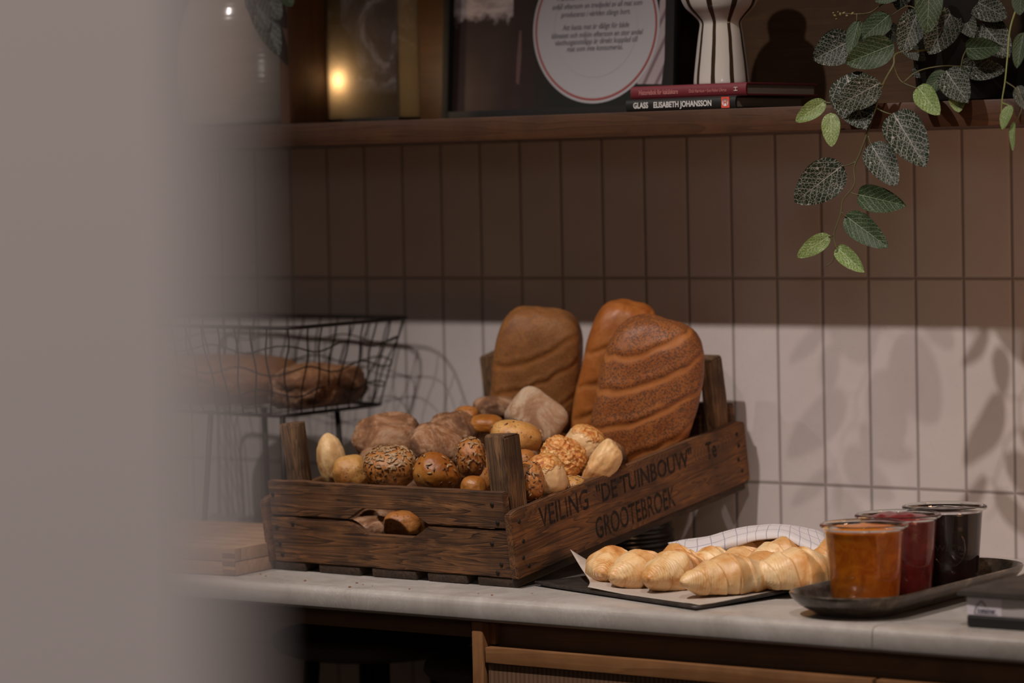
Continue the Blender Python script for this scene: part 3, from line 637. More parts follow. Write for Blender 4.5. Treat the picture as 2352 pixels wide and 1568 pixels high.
me = lathe_mesh('spine_emblem', [(0.0001, 0), (0.0052, 0), (0.0052, 0.0002)], 24); e = link('spine_emblem', me, M['white_ink'], bk, loc=(Lb/2-0.016, -0.0008, 0.0088), rot=(PI/2, 0, 0))
text_obj('emblem_letter', 'H', 0.0085, M['red_label'], bk, Matrix.Translation((Lb/2-0.016, -0.0012, 0.0058)) @ RXT, 'CENTER', offset=0.0002)
text_obj('spine_text', 'Historiebok för kakälskare', 0.0098, M['pink_ink'], br, Matrix.Translation((-Lr/2+0.0145, -0.0004, 0.0055)) @ RXT, xs=0.62, offset=0.0001)
text_obj('spine_text', 'Dick Harrison • Eva Helen Ulvros', 0.0068, M['pink_ink'], br, Matrix.Translation((-Lr/2+0.098, -0.0004, 0.0062)) @ RXT, xs=0.66)
text_obj('spine_text', 'H', 0.0090, M['white_ink'], br, Matrix.Translation((Lr/2-0.016, -0.0004, 0.0092)) @ RXT @ Matrix.Rotation(PI/2, 4, 'Z'), 'CENTER', valign='CENTER')

# striped vase on the books
q = at(1658, 186, 1, -0.2)
vs2 = empty('striped_vase', (q.x, -0.2, zb+0.0357)); tag(vs2, 'white glazed vase with brown vertical stripes and round bulb on the books', 'vase')
prof = [(0.0385, 0.0), (0.0400, 0.003), (0.0385, 0.02), (0.0355, 0.045), (0.0325, 0.068), (0.0305, 0.080), (0.0300, 0.086), (0.0325, 0.091), (0.0400, 0.099), (0.0500, 0.109), (0.0560, 0.122), (0.0575, 0.136), (0.0560, 0.150), (0.0490, 0.166), (0.038, 0.177), (0.030, 0.186), (0.027, 0.20), (0.030, 0.215), (0.026, 0.215), (0.024, 0.2)]
prof = [(p.x, p.z) for p in catmull([V((a, 0, b)) for a, b in prof], 5)]
link('vase_body', lathe_mesh('vase_body', prof, 96), M['stripe'], vs2)

# ------------------------------------------------------------------ trailing plants
pl = empty('trailing_plant', (1.36, -0.17, SH_T+0.0005)); tag(pl, 'trailing plant with dark white-veined leaves hanging over shelf from black planter', 'plant')
prof = [(0.085, 0.0), (0.092, 0.003), (0.104, 0.14), (0.108, 0.145), (0.102, 0.147), (0.099, 0.13)]
link('planter', lathe_mesh('planter', prof, 64), M['pot'], pl)
leaves = [((1956, 92), (1868, 137), 84, 'd', -.27, -.30, 0.1), ((1972, 50), (1950, 122), 34, 'm', -.28, -.31, 0.5), ((2040, 36), (1975, 92), 56, 'm', -.27, -.30, .1), ((2048, 103), (1942, 146), 74, 'm', -.30, -.33, 0.0),
    ((2108, 26), (2072, 120), 68, 'd', -.28, -.31, 0), ((2135, -36), (2130, 72), 66, 'm', -.31, -.33, 0), ((2186, 26), (2133, 124), 84, 'd', -.27, -.30, 0.1), ((2077, 104), (2124, 137), 36, 'd', -.26, -.27, .1),
    ((2018, 192), (1921, 244), 74, 'd', -.335, -.37, 0), ((1945, 176), (1988, 295), 106, 'd', -.315, -.345, .15), ((1893, 234), (1827, 279), 42, 'p', -.34, -.36, .1), ((1908, 262), (1909, 334), 44, 'p', -.345, -.36, .1),
    ((2054, 264), (2125, 381), 94, 'd', -.33, -.36, .0), ((2002, 334), (2056, 422), 74, 'd', -.335, -.36, .0), ((1932, 382), (1827, 463), 96, 'd', -.33, -.37, .0), ((1974, 447), (2078, 472), 62, 'm', -.33, -.35, .1),
    ((1946, 498), (2034, 565), 64, 'm', -.33, -.35, .1), ((1903, 543), (1830, 590), 42, 'p', -.33, -.35, .1), ((1924, 570), (1984, 624), 42, 'p', -.33, -.35, .1),
    ((2110, 202), (2154, 260), 54, 'p', -.32, -.345, .1), ((2170, 166), (2124, 214), 40, 'm', -.305, -.32, .2), ((2174, 165), (2222, 234), 72, 'd', -.31, -.335, .0), ((2198, 216), (2202, 255), 40, 'p', -.315, -.33, .1),
    ((2254, 50), (2311, 124), 80, 'd', -.26, -.29, .1), ((2221, 112), (2299, 108), 52, 'm', -.29, -.31, .1), ((2214, 152), (2303, 162), 56, 'd', -.27, -.29, .2), ((2234, -2), (2303, 37), 68, 'd', -.26, -.29, .1),
    ((2209, 30), (2237, 86), 48, 'd', -.26, -.28, .1), ((2182, 118), (2095, 172), 66, 'd', -.22, -.25, .2), ((2176, -30), (2215, 22), 60, 'd', -.25, -.26, .2), ((2060, -30), (2010, 4), 50, 'm', -.27, -.29, .2),
    ((2090, -60), (2060, 20), 60, 'd', -.24, -.26, .3), ((2235, -60), (2190, -5), 70, 'd', -.24, -.26, .2), ((2040, 60), (2075, 98), 36, 'd', -.25, -.26, .3)]
for b, t, wd, ty, yb, yt, ro in leaves: add_leaf(pl, b, t, wd, ty, yb, yt, ro)
def stemtube(parent, pts, r, mat, name='stem'):
    P = [at(x, y, 1, yy)-parent.location for x, y, yy in pts]; tb = Tubes(); c = catmull(P, 5); n = len(c)
    tb.add(c, [r*(1-0.5*i/n) for i in range(n)], 7); return tb.build(name, mat, parent)
stemtube(pl, [(2200, 60, -.17), (2140, 110, -.26), (2062, 122, -.31), (2052, 150, -.325), (2030, 190, -.33), (2012, 245, -.33), (1994, 300, -.335), (1976, 350, -.335), (1962, 385, -.335), (1962, 425, -.335), (1936, 460, -.335), (1931, 490, -.335), (1916, 538, -.335), (1921, 572, -.335)], 0.0017, M['stem'])
for pts in ([(1994, 312, -.335), (2002, 334, -.335)], [(1965, 372, -.335), (1932, 382, -.33)], [(1950, 440, -.335), (1974, 447, -.33)], [(1933, 487, -.335), (1947, 499, -.33)], [(1916, 538, -.335), (1903, 543, -.33)],
            [(2012, 248, -.33), (2054, 264, -.33)], [(2030, 192, -.33), (2018, 192, -.335)], [(1960, 180, -.33), (2000, 240, -.33)], [(1893, 235, -.34), (1915, 236, -.34), (1945, 230, -.33)], [(1908, 262, -.345), (1895, 285, -.345)],
            [(2052, 150, -.325), (2062, 175, -.32), (2075, 190, -.32), (2110, 204, -.32)], [(2075, 190, -.32), (2108, 164, -.315), (2160, 152, -.31), (2212, 152, -.27)], [(2223, 110, -.29), (2212, 130, -.29), (2206, 160, -.29)],
            [(2130, 50, -.27), (2090, 14, -.27), (2046, 36, -.27)], [(2060, 5, -.26), (2030, 8, -.28), (2000, 28, -.28), (1968, 32, -.29), (1930, 30, -.29)], [(1968, 32, -.29), (1968, 50, -.29)], [(1922, 575, -.335), (1912, 600, -.335), (1898, 612, -.335)]):
    if len(pts) == 2: pts = [pts[0], ((pts[0][0]+pts[1][0])/2, (pts[0][1]+pts[1][1])/2+2, (pts[0][2]+pts[1][2])/2), pts[1]]
    stemtube(pl, pts, 0.0011, M['stem'], 'leaf_stalk')

tb = Tubes(); rnd = random.Random(3)
for (x, y) in ((1925, 28), (1918, 36), (1921, 44), (1930, 33), (1938, 30), (1945, 36), (1914, 30), (1958, 31)):
    p = at(x, y, 1, -.29)-pl.location; r0 = 0.0012+rnd.random()*0.0008; d_ = V((rnd.random()-.5, rnd.random()-.5, rnd.random()-.5)).normalized()*r0*1.6; tb.add([p-d_, p-d_*0.5, p, p+d_*0.5, p+d_], [0.0002, r0*0.8, r0, r0*0.8, 0.0002], 8)
tb.build('flower_buds', NT('cream_buds', 0.6, (0.16, 0.12, 0.045)).m, pl)
rb = empty('rattan_planter', (1.535, -0.155, SH_T+0.0005)); tag(rb, 'woven rattan planter with thin trailing green shoots at the right shelf end', 'planter')
prof = [(0.07, 0.0), (0.082, 0.004), (0.098, 0.05), (0.108, 0.11), (0.112, 0.17), (0.116, 0.21), (0.110, 0.21), (0.104, 0.17)]
prof = [(p.x, p.z) for p in catmull([V((a, 0, b)) for a, b in prof], 4)]
link('woven_body', lathe_mesh('woven_body', prof, 96), M['rattan'], rb)
stemtube(rb, [(2385, -40, -.2), (2345, 0, -.28), (2321, 62, -.30), (2314, 130, -.315), (2308, 190, -.325), (2301, 236, -.33), (2300, 300, -.33)], 0.0014, M['stem_green'])
stemtube(rb, [(2311, 188, -.325), (2336, 208, -.325), (2346, 250, -.33), (2330, 290, -.33), (2322, 345, -.33)], 0.0009, M['stem'], 'leaf_stalk')
stemtube(rb, [(2301, 236, -.33), (2320, 246, -.335), (2308, 275, -.335)], 0.0011, M['stem_green'], 'leaf_stalk')
for b, t, wd, ty, yb, yt, ro in [((2321, 244), (2300, 296), 26, 'p', -.335, -.345, .6), ((2328, 282), (2322, 345), 14, 'p', -.335, -.345, .8), ((2350, 78), (2335, 156), 34, 'm', -.29, -.31, .3), ((2338, 200), (2356, 250), 34, 'd', -.31, -.325, .2), ((2347, -20), (2340, 30), 40, 'm', -.28, -.30, .4)]:
    add_leaf(rb, b, t, wd, ty, yb, yt, ro)

# ------------------------------------------------------------------ crate (tilted: its far end rests on a bowl)
A0 = at(632, 1307.5, 2, 0.9002); B0 = at(1182, 1350, 2, 0.9002)
W = (B0-A0).length; ux = (B0-A0).normalized(); Pf = at(1708, 1122, 1, -0.024)
vv = Pf-B0; vv -= ux*vv.dot(ux); L = vv.length; vv.normalize(); nn = ux.cross(vv)
RC = Matrix((ux, vv, nn)).transposed()
CM = Matrix.Translation(A0) @ RC.to_4x4(); CI = CM.inverted()
def cw(p): return CM @ V(p)
def con(x, y, ax, val):
    """pixel -> crate-local point on local plane ax = val"""
    o_ = CI @ CAM; d_ = RC.transposed() @ ray(x, y); return o_ + d_*((val-o_[ax])/d_[ax])
cr = empty('wooden_crate', A0, RC); tag(cr, 'old dark wooden fruit crate with stencilled side, full of bread', 'crate')
# bottom slats run lengthways; the front one's ends show under the end boards
for i, (x0, x1) in enumerate(((0.0, 0.058), (0.083, 0.160), (0.182, 0.262), (0.282, 0.352), (0.370, W+0.004))):
    box('bottom_slat', (x0, x1, 0.001, L-0.001, 0.0, 0.0125), M['crate_slat'], cr, bev=0.0022, sub=6, jit=0.0012)
def end_boards(y0, y1, front):
    # upper board with arched lower edge, lower board with dished upper edge
    def board(nm, ztop, zbot, ftop, fbot, x0, x1):
        n = 56; vs = []
        for y in (y0, y1):
            for i in range(n+1):
                x = x0+(x1-x0)*i/n; j = mnoise.noise(V((x*25, y*9, ztop*50)))*0.0010
                vs.append((x, y, fbot(x)+zbot+j)); vs.append((x, y, ftop(x)+ztop+mnoise.noise(V((x*22, y*7, 5+ztop*31)))*0.0013))
        m_ = 2*(n+1); fs = []
        for i in range(n):
            a = 2*i; fs += [(a, a+2, a+3, a+1), (m_+a, m_+a+1, m_+a+3, m_+a+2), (a+1, a+3, m_+a+3, m_+a+1), (a, m_+a, m_+a+2, a+2)]
        fs += [(0, 1, m_+1, m_), (2*n, m_+2*n, m_+2*n+1, 2*n+1)]
        me = mesh_from(nm, vs, fs); bm = bmesh.new(); bm.from_mesh(me); bmesh.ops.recalc_face_normals(bm, faces=bm.faces)
        es = [e for e in bm.edges if e.calc_face_angle(0) > 1.0]; bmesh.ops.bevel(bm, geom=es, offset=0.0013, segments=2, affect='EDGES'); bm.to_mesh(me); bm.free()
        c = recenter(me); o_ = link(nm, me, M['crate_x'], cr, loc=c); smooth_by_angle(me, 35); return o_
    def notch(x, c0=0.166, c1=0.280, e=0.014):
        t = (x-(c0-e))/((c1+e)-(c0-e))
        return max(0.0, min(1.0, math.sin(PI*min(1, max(0, t)))*1.6)) if 0 < t < 1 else 0.0
    xr = W-0.002
    board('end_board', 0.1310, 0.0815, lambda x: 0.0, lambda x: 0.0170*notch(x, 0.166, 0.280), 0.006, xr)
    board('end_board', 0.0785, 0.0132, lambda x: -0.0175*notch(x), lambda x: 0.0, 0.003, xr)
end_boards(0.0, 0.013, True); end_boards(L-0.013, L, False)
# side boards
def side_board(x0, x1, ztop, nm='side_board'):
    n = 40; vs = []
    for x in (x0, x1):
        for i in range(n+1):
            y = -0.004+(L+0.008)*i/n; j = mnoise.noise(V((x*20, y*22, 3)))*0.0016
            vs.append((x, y, 0.0132)); vs.append((x, y, ztop+j-(0.004 if i in (0, n) else 0)))
    m_ = 2*(n+1); fs = []
    for i in range(n):
        a = 2*i; fs += [(a, a+2, a+3, a+1), (m_+a, m_+a+1, m_+a+3, m_+a+2), (a+1, a+3, m_+a+3, m_+a+1), (a, m_+a, m_+a+2, a+2)]
    fs += [(0, 1, m_+1, m_), (2*n, m_+2*n, m_+2*n+1, 2*n+1)]
    me = mesh_from(nm, vs, fs); bm = bmesh.new(); bm.from_mesh(me); bmesh.ops.recalc_face_normals(bm, faces=bm.faces)
    es = [e for e in bm.edges if e.calc_face_angle(0) > 1.0]; bmesh.ops.bevel(bm, geom=es, offset=0.0015, segments=2, affect='EDGES'); bm.to_mesh(me); bm.free()
    c = recenter(me); o_ = link(nm, me, M['crate_y'], cr, loc=c); smooth_by_angle(me, 35); return o_
side_board(W-0.0015, W+0.0115, 0.1055); side_board(-0.0105, 0.002, 0.1055)
# corner posts: quarter cut blocks standing inside each corner
def post(cx, cy, sx, sy, h):
    pts = [(0, 0), (0.034, 0), (0.034, 0.012), (0.014, 0.036), (0, 0.036)]
    vs = []
    for k, z in enumerate((0.0132, h*0.35, h*0.7, h-0.004, h)):
        s_ = 1.0 if k < 4 else 0.9
        for a, b in pts:
            ox = 0.003*mnoise.noise(V((a*60+cx*9, b*60+cy*5, z*30)))
            vs.append((cx+sx*((a-0.017)*s_+0.017+ox), cy+sy*((b-0.017)*s_+0.017+ox*0.5), z - (0.004 if (k == 4 and b > 0.03) else 0)))
    n = len(pts); fs = [tuple(range(n)), tuple(4*n+k for k in range(n))]
    for k in range(4):
        for i in range(n): j = (i+1) % n; fs.append((k*n+i, k*n+j, (k+1)*n+j, (k+1)*n+i))
    me = mesh_from('corner_post', vs, fs); bm = bmesh.new(); bm.from_mesh(me); bmesh.ops.recalc_face_normals(bm, faces=bm.faces)
    es = [e for e in bm.edges if e.calc_face_angle(0) > 0.6]; bmesh.ops.bevel(bm, geom=es, offset=0.0014, segments=2, affect='EDGES'); bm.to_mesh(me); bm.free()
    c = recenter(me); link('corner_post', me, M['crate_z'], cr, loc=c); smooth_by_angle(me, 35)
post(W-0.006-0.034-0.0, 0.0165, 1, 1, 0.2055) if False else None
post(W-0.0025, 0.0165, -1, 1, 0.2065); post(0.0285, 0.0165, 1, 1, 0.211); post(W-0.0025, L-0.0165, -1, -1, 0.207); post(0.003, L-0.0165, 1, -1, 0.207)
# nails
def nail(p, axis):
    me = lathe_mesh('nail', [(0.0001, 0.0012), (0.0026, 0.0010), (0.0032, 0.0), (0.0032, -0.001)][::-1], 12, cap0=False)
    link('nail', me, M['nail'], cr, loc=p, rot=(PI/2, 0, 0) if axis == 'y' else (0, PI/2, 0))
for x, z in ((0.014, 0.112), (0.014, 0.064), (0.016, 0.040), (0.018, 0.024), (0.045, 0.070), (W-0.022, 0.115), (W-0.030, 0.060), (W-0.018, 0.032), (W-0.026, 0.020), (W-0.016, 0.090)): nail((x, -0.0003, z), 'y')
for y, z in ((0.012, 0.09), (0.016, 0.062), (0.012, 0.040), (0.022, 0.026), (L-0.02, 0.088), (L-0.018, 0.07), (L-0.022, 0.05), (L-0.016, 0.032)): nail((W+0.0116, y, z), 'x')
# stencilled writing on the long side
RS = Matrix(((0, 0, 1, 0), (1, 0, 0, 0), (0, 1, 0, 0), (0, 0, 0, 1)))   # text x -> local y, text y -> local z, normal -> local x
def sten(s_, y, z, size, xs):
    text_obj('stencil_text', s_, size, M['ink'], cr, Matrix.Translation((W+0.0117, y, z)) @ RS, xs=xs, ext=0.00008, offset=0.0006)
def conx(x, y): return con(x, y, 0, W+0.0117)
pa = conx(1242, 1212); pb = conx(1352, 1170); 
def fit(s_, p0_, p1_, size):
    a, b = conx(*p0_), conx(*p1_); cu = bpy.data.curves.new('t', 'FONT'); cu.body = s_; cu.size = size
    t = bpy.data.objects.new('t', cu); COL.objects.link(t); bpy.context.view_layer.update(); wd = t.dimensions.x; bpy.data.objects.remove(t)
    sten(s_, a.y, a.z, size, (b.y-a.y)/wd)
fit('VEILING', (1242, 1212), (1354, 1178), 0.040); fit('"DE TUINBOUW"', (1372, 1157), (1590, 1072), 0.036); fit('Te', (1624, 1056), (1646, 1044), 0.036)
fit('GROOTEBROEK', (1370, 1238), (1552, 1168), 0.042)

# black bowls under the raised end
bw = empty('black_bowl', (0.69, -0.105, 0.9005)); tag(bw, 'upturned black glazed bowl propping up the far end of the crate', 'bowl')
prof = [(0.095, 0.0), (0.0975, 0.002), (0.096, 0.010), (0.090, 0.012), (0.094, 0.014), (0.095, 0.022), (0.089, 0.024), (0.092, 0.027), (0.092, 0.035), (0.086, 0.038), (0.080, 0.055), (0.060, 0.0645), (0.0005, 0.065)]
link('bowl_body', lathe_mesh('bowl_body', prof, 72), M['bowl'], bw)

# ------------------------------------------------------------------ bread
RH = V((RT.x, RT.y, 0)).normalized(); FH = V((FW.x, FW.y, 0)).normalized()
VB = Matrix((RH, FH, V((0, 0, 1)))).transposed()          # view-aligned upright basis
def bun_mesh(name, rx, ry, rz, seed, pw=2.4, flat=-0.55, amp=0.06, sub=5, slash=None, ridge=0.0, taper=0.0, lump=0.0):
    bm = bmesh.new(); bmesh.ops.create_icosphere(bm, subdivisions=sub, radius=1)
    sd = V((seed*3.1, seed*1.7, seed*0.9)); att = []
    for v in bm.verts:
        d = v.co.normalized(); k = (abs(d.x)**pw+abs(d.y)**pw+abs(d.z)**pw)**(-1/pw); p = d*k
        q = 1+amp*mnoise.noise(p*1.3+sd)+amp*0.4*mnoise.noise(p*3.7+sd)+amp*0.10*mnoise.noise(p*11+sd)
        if lump: q += lump*max(0, mnoise.noise(p*6.5+sd)+0.15)*(1 if p.z > -0.2 else 0.2) + lump*0.4*mnoise.noise(p*15+sd)
        p *= q
        if taper: s_ = 1-taper*p.x; p.y *= s_; p.z *= s_
        if ridge: p.z += ridge*math.exp(-(p.y/0.35)**2)*(1 if p.z > 0 else 0)
        sl = 0.0
        if slash:
            for (sx_, ang, dep, wd) in slash:
                t = (p.x*math.cos(ang)+p.y*math.sin(ang))-sx_-0.10*p.y*p.y+0.05*mnoise.noise(p*3+sd)
                if p.z > -0.1: sl = max(sl, math.exp(-((t+wd*0.3)/(wd*0.9))**2))
                if p.z > -0.1: p.z += -dep*math.exp(-(t/wd)**2) + dep*0.8*math.exp(-((t-wd*1.9)/wd)**2)
        if p.z < flat: p.z = flat+(p.z-flat)*0.12
        att.append(sl); v.co = V((p.x*rx, p.y*ry, p.z*rz))
    me = bpy.data.meshes.new(name); bm.to_mesh(me); bm.free()
    if slash:
        at_ = me.attributes.new('slash', 'FLOAT', 'POINT')
        for i_, q_ in enumerate(att): at_.data[i_].value = q_
    return me
def seeds_on(me, parent, n, seed, zmin=0.0, size=0.0042, mat=None, spread=1.0):
    rnd = random.Random(seed); vs = [v for v in me.vertices if v.co.z > zmin]; tv, tf = [], []
    for k in range(n):
        v = rnd.choice(vs); N = v.normal.normalized(); t = N.orthogonal().normalized(); a = rnd.random()*PI*2
        t = (t*math.cos(a)+N.cross(t)*math.sin(a)); b = N.cross(t); L_ = size*(0.75+rnd.random()*0.5); base = len(tv)
        for (u_, r_) in ((-1, 0.0), (-0.65, 0.26), (-0.2, 0.42), (0.3, 0.40), (0.75, 0.2), (1, 0.0)):
            for kk in range(6):
                q = 2*PI*kk/6; tv.append(v.co+N*(0.0004+L_*0.16)+t*(u_*L_)+b*(math.cos(q)*r_*L_)+N*(math.sin(q)*r_*L_*0.55))
        for i in range(5):
            for kk in range(6): k2 = (kk+1) % 6; tf.append((base+i*6+kk, base+i*6+k2, base+(i+1)*6+k2, base+(i+1)*6+kk))
    m2 = mesh_from('seed_topping', tv, tf); o = link('seed_topping', m2, mat or M['seed'], parent); tag(o, kind='stuff'); return o
PXM = lambda P: (P-CAM).dot(FW)/F_PX
def bun(name, px, py, yl, hw, hh, mat, label, roll=0, tilt=0, yawd=0, dep=None, seed=1, group='bread rolls piled in the crate', seeds=0, smin=0.0, ssize=0.0042, dark=0, **k):
    """roll placed at a pixel and a crate depth; hw, hh half sizes in pixels, dep = half depth in metres"""
    P = cw(con(px, py, 1, yl)); s_ = PXM(P); rx, rz = hw*s_, hh*s_; ry = dep if dep else rx*0.9
    me = bun_mesh(name, rx, ry, rz, seed, **k)
    Rm = Matrix.Rotation(-math.radians(roll), 3, FH) @ Matrix.Rotation(math.radians(tilt), 3, RH) @ VB @ Matrix.Rotation(math.radians(yawd), 3, 'Z')
    o = link(name, me, M[mat] if isinstance(mat, str) else mat, None, loc=P, rot=Rm); tag(o, label, 'bread roll', group)
    if seeds: seeds_on(me, o, seeds, seed, smin*rz, ssize)
    if dark: seeds_on(me, o, dark, seed+77, -0.5*rz, 0.0026, M['flax'])
    return o
B = bun
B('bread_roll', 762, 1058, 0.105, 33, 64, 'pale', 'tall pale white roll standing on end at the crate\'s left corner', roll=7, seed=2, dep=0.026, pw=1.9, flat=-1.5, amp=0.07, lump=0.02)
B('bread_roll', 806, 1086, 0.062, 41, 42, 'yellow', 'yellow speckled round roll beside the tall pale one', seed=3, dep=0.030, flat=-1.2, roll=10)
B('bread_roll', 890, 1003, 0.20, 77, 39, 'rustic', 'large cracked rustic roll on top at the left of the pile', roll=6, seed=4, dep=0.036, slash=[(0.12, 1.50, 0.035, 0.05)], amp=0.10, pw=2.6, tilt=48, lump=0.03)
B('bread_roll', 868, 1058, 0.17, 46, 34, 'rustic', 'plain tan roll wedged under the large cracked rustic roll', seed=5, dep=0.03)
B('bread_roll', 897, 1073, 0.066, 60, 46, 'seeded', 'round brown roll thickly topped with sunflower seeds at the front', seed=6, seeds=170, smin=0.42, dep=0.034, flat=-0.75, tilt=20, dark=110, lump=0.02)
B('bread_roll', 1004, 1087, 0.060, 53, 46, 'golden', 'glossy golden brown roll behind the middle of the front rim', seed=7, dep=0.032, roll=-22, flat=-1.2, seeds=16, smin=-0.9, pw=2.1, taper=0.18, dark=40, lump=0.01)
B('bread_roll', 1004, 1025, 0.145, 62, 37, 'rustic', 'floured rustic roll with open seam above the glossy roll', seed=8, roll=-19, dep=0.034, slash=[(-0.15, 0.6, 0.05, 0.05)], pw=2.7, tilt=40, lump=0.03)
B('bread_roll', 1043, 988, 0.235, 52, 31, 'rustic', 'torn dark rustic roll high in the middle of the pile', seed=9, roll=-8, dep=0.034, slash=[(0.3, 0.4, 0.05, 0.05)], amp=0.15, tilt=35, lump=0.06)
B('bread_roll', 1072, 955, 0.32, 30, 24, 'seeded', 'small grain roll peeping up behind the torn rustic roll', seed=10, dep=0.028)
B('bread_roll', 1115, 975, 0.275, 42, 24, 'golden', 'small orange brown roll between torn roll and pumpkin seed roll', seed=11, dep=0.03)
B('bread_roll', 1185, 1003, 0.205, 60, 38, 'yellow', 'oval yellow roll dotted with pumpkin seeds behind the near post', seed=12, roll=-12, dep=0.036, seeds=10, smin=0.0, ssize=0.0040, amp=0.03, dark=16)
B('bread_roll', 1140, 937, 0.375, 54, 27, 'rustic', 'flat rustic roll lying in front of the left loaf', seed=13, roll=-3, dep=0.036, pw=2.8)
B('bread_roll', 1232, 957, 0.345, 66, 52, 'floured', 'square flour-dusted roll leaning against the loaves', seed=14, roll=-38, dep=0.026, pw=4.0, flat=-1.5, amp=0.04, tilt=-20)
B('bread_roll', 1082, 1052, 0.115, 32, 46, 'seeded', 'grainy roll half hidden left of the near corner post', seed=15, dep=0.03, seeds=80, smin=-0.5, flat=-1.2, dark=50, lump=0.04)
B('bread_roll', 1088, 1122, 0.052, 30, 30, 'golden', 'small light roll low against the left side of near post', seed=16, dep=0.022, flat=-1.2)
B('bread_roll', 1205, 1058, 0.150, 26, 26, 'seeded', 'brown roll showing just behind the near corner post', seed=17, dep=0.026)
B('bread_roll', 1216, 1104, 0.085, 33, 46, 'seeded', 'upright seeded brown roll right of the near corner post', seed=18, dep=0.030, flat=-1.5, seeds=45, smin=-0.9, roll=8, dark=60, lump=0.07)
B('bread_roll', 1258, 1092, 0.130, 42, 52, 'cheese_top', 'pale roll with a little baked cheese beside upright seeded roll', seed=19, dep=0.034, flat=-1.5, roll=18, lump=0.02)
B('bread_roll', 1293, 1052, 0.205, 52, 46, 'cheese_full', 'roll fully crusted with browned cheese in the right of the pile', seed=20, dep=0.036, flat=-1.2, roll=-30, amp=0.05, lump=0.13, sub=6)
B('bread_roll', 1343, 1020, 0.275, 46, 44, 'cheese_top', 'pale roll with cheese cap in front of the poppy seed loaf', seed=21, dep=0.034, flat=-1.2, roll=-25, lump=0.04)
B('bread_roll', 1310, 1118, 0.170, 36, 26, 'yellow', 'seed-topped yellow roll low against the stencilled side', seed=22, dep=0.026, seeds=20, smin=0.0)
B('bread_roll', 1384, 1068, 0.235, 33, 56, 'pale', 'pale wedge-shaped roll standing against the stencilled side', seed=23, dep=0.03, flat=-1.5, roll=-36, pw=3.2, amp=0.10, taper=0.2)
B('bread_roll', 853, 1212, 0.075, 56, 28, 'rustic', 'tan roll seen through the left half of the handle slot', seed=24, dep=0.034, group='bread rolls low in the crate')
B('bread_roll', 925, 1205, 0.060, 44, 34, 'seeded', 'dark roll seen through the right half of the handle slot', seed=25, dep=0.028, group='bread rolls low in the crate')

# the layers underneath that carry the visible rolls
LOWM = [bun_mesh('bread_roll', 0.046, 0.040, 0.032, 61, sub=4, amp=0.08), bun_mesh('bread_roll', 0.043, 0.043, 0.030, 62, sub=4, amp=0.06)]
for me_, mt_ in zip(LOWM, ('rustic', 'seeded')):
    me_.materials.append(M[mt_])
    for p_ in me_.polygons: p_.use_smooth = True
rnd = random.Random(11); kk = 0
for (zl, ys_, xs_) in ((0.040, (0.16, 0.245, 0.33, 0.415), (0.06, 0.165, 0.27, 0.375)), (0.092, (0.205, 0.29, 0.375), (0.11, 0.215, 0.32))):
    for yl in ys_:
        for xl in xs_:
            o = bpy.data.objects.new('bread_roll', LOWM[kk % 2]); COL.objects.link(o); kk += 1
            o.location = cw((xl, yl, zl)); o.rotation_euler = (RC @ Matrix.Rotation(rnd.random()*6.28, 3, 'Z')).to_euler()
            tag(o, 'bread roll deep in the crate, nearly hidden under the rolls on top', 'bread roll', 'bread rolls buried in the pile')

def loaf(px, py, yl, hw, hh, dep, mat, label, roll, tilt, seed, slashes):
    P = cw(con(px, py, 1, yl)); s_ = PXM(P)
    # long axis is local x; stand it up
    me = bun_mesh('bread_loaf', hh*s_, hw*s_, dep, seed, pw=3.3, flat=-0.7, amp=0.035, sub=6, slash=slashes)
    X = V((0, 0, 1)); Z = -FH; Y = Z.cross(X)
    base = Matrix((X, Y, Z)).transposed()
    Rm = Matrix.Rotation(-math.radians(roll), 3, FH) @ Matrix.Rotation(math.radians(tilt), 3, RH) @ base
    o = link('bread_loaf', me, M[mat], None, loc=P, rot=Rm); tag(o, label, 'bread loaf', 'loaves standing at the back of the crate'); return o
SL = lambda xs_, ang, d=0.03, wd=0.045: [(x_, -ang, d, wd) for x_ in xs_]
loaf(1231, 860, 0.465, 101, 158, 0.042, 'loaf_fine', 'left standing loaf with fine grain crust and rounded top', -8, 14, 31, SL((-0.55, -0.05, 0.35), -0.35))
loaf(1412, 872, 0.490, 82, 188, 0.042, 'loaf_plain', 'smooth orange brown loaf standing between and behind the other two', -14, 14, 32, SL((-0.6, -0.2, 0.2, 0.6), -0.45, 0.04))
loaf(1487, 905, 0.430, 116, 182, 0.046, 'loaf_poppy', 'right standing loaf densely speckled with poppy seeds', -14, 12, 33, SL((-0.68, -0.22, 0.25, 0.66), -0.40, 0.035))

# ------------------------------------------------------------------ wire basket on its stand
wb = empty('wire_basket', (0.17, -0.26, 0.9005)); tag(wb, 'black wire basket raised on four thin legs behind the slatted board', 'basket')
bz, rz_ = 1.10, 1.236
base_c = [(0.262, -0.345), (0.255, -0.085), (-0.13, -0.06), (-0.135, -0.305)]
rim_c = [(0.318, -0.395), (0.296, -0.055), (-0.17, -0.03), (-0.19, -0.335)]
def rounded(cs, z, r, n=7):
    out = []; m_ = len(cs)
    for i in range(m_):
        p, a, b = V((*cs[i], z)), V((*cs[i-1], z)), V((*cs[(i+1) % m_], z))
        u0 = (a-p).normalized()*r; u1 = (b-p).normalized()*r
        for k in range(n+1):
            t = k/n; out.append((p+u0)*(1-t)**2+p*2*t*(1-t)+(p+u1)*t*t)
    return out
def resample(pts, n):
    pts = pts+[pts[0]]; seg = [(pts[i+1]-pts[i]).length for i in range(len(pts)-1)]; T = sum(seg); out = []
    for k in range(n):
        d = T*k/n; i = 0
        while d > seg[i]: d -= seg[i]; i += 1
        out.append(pts[i].lerp(pts[i+1], d/seg[i]))
    return out
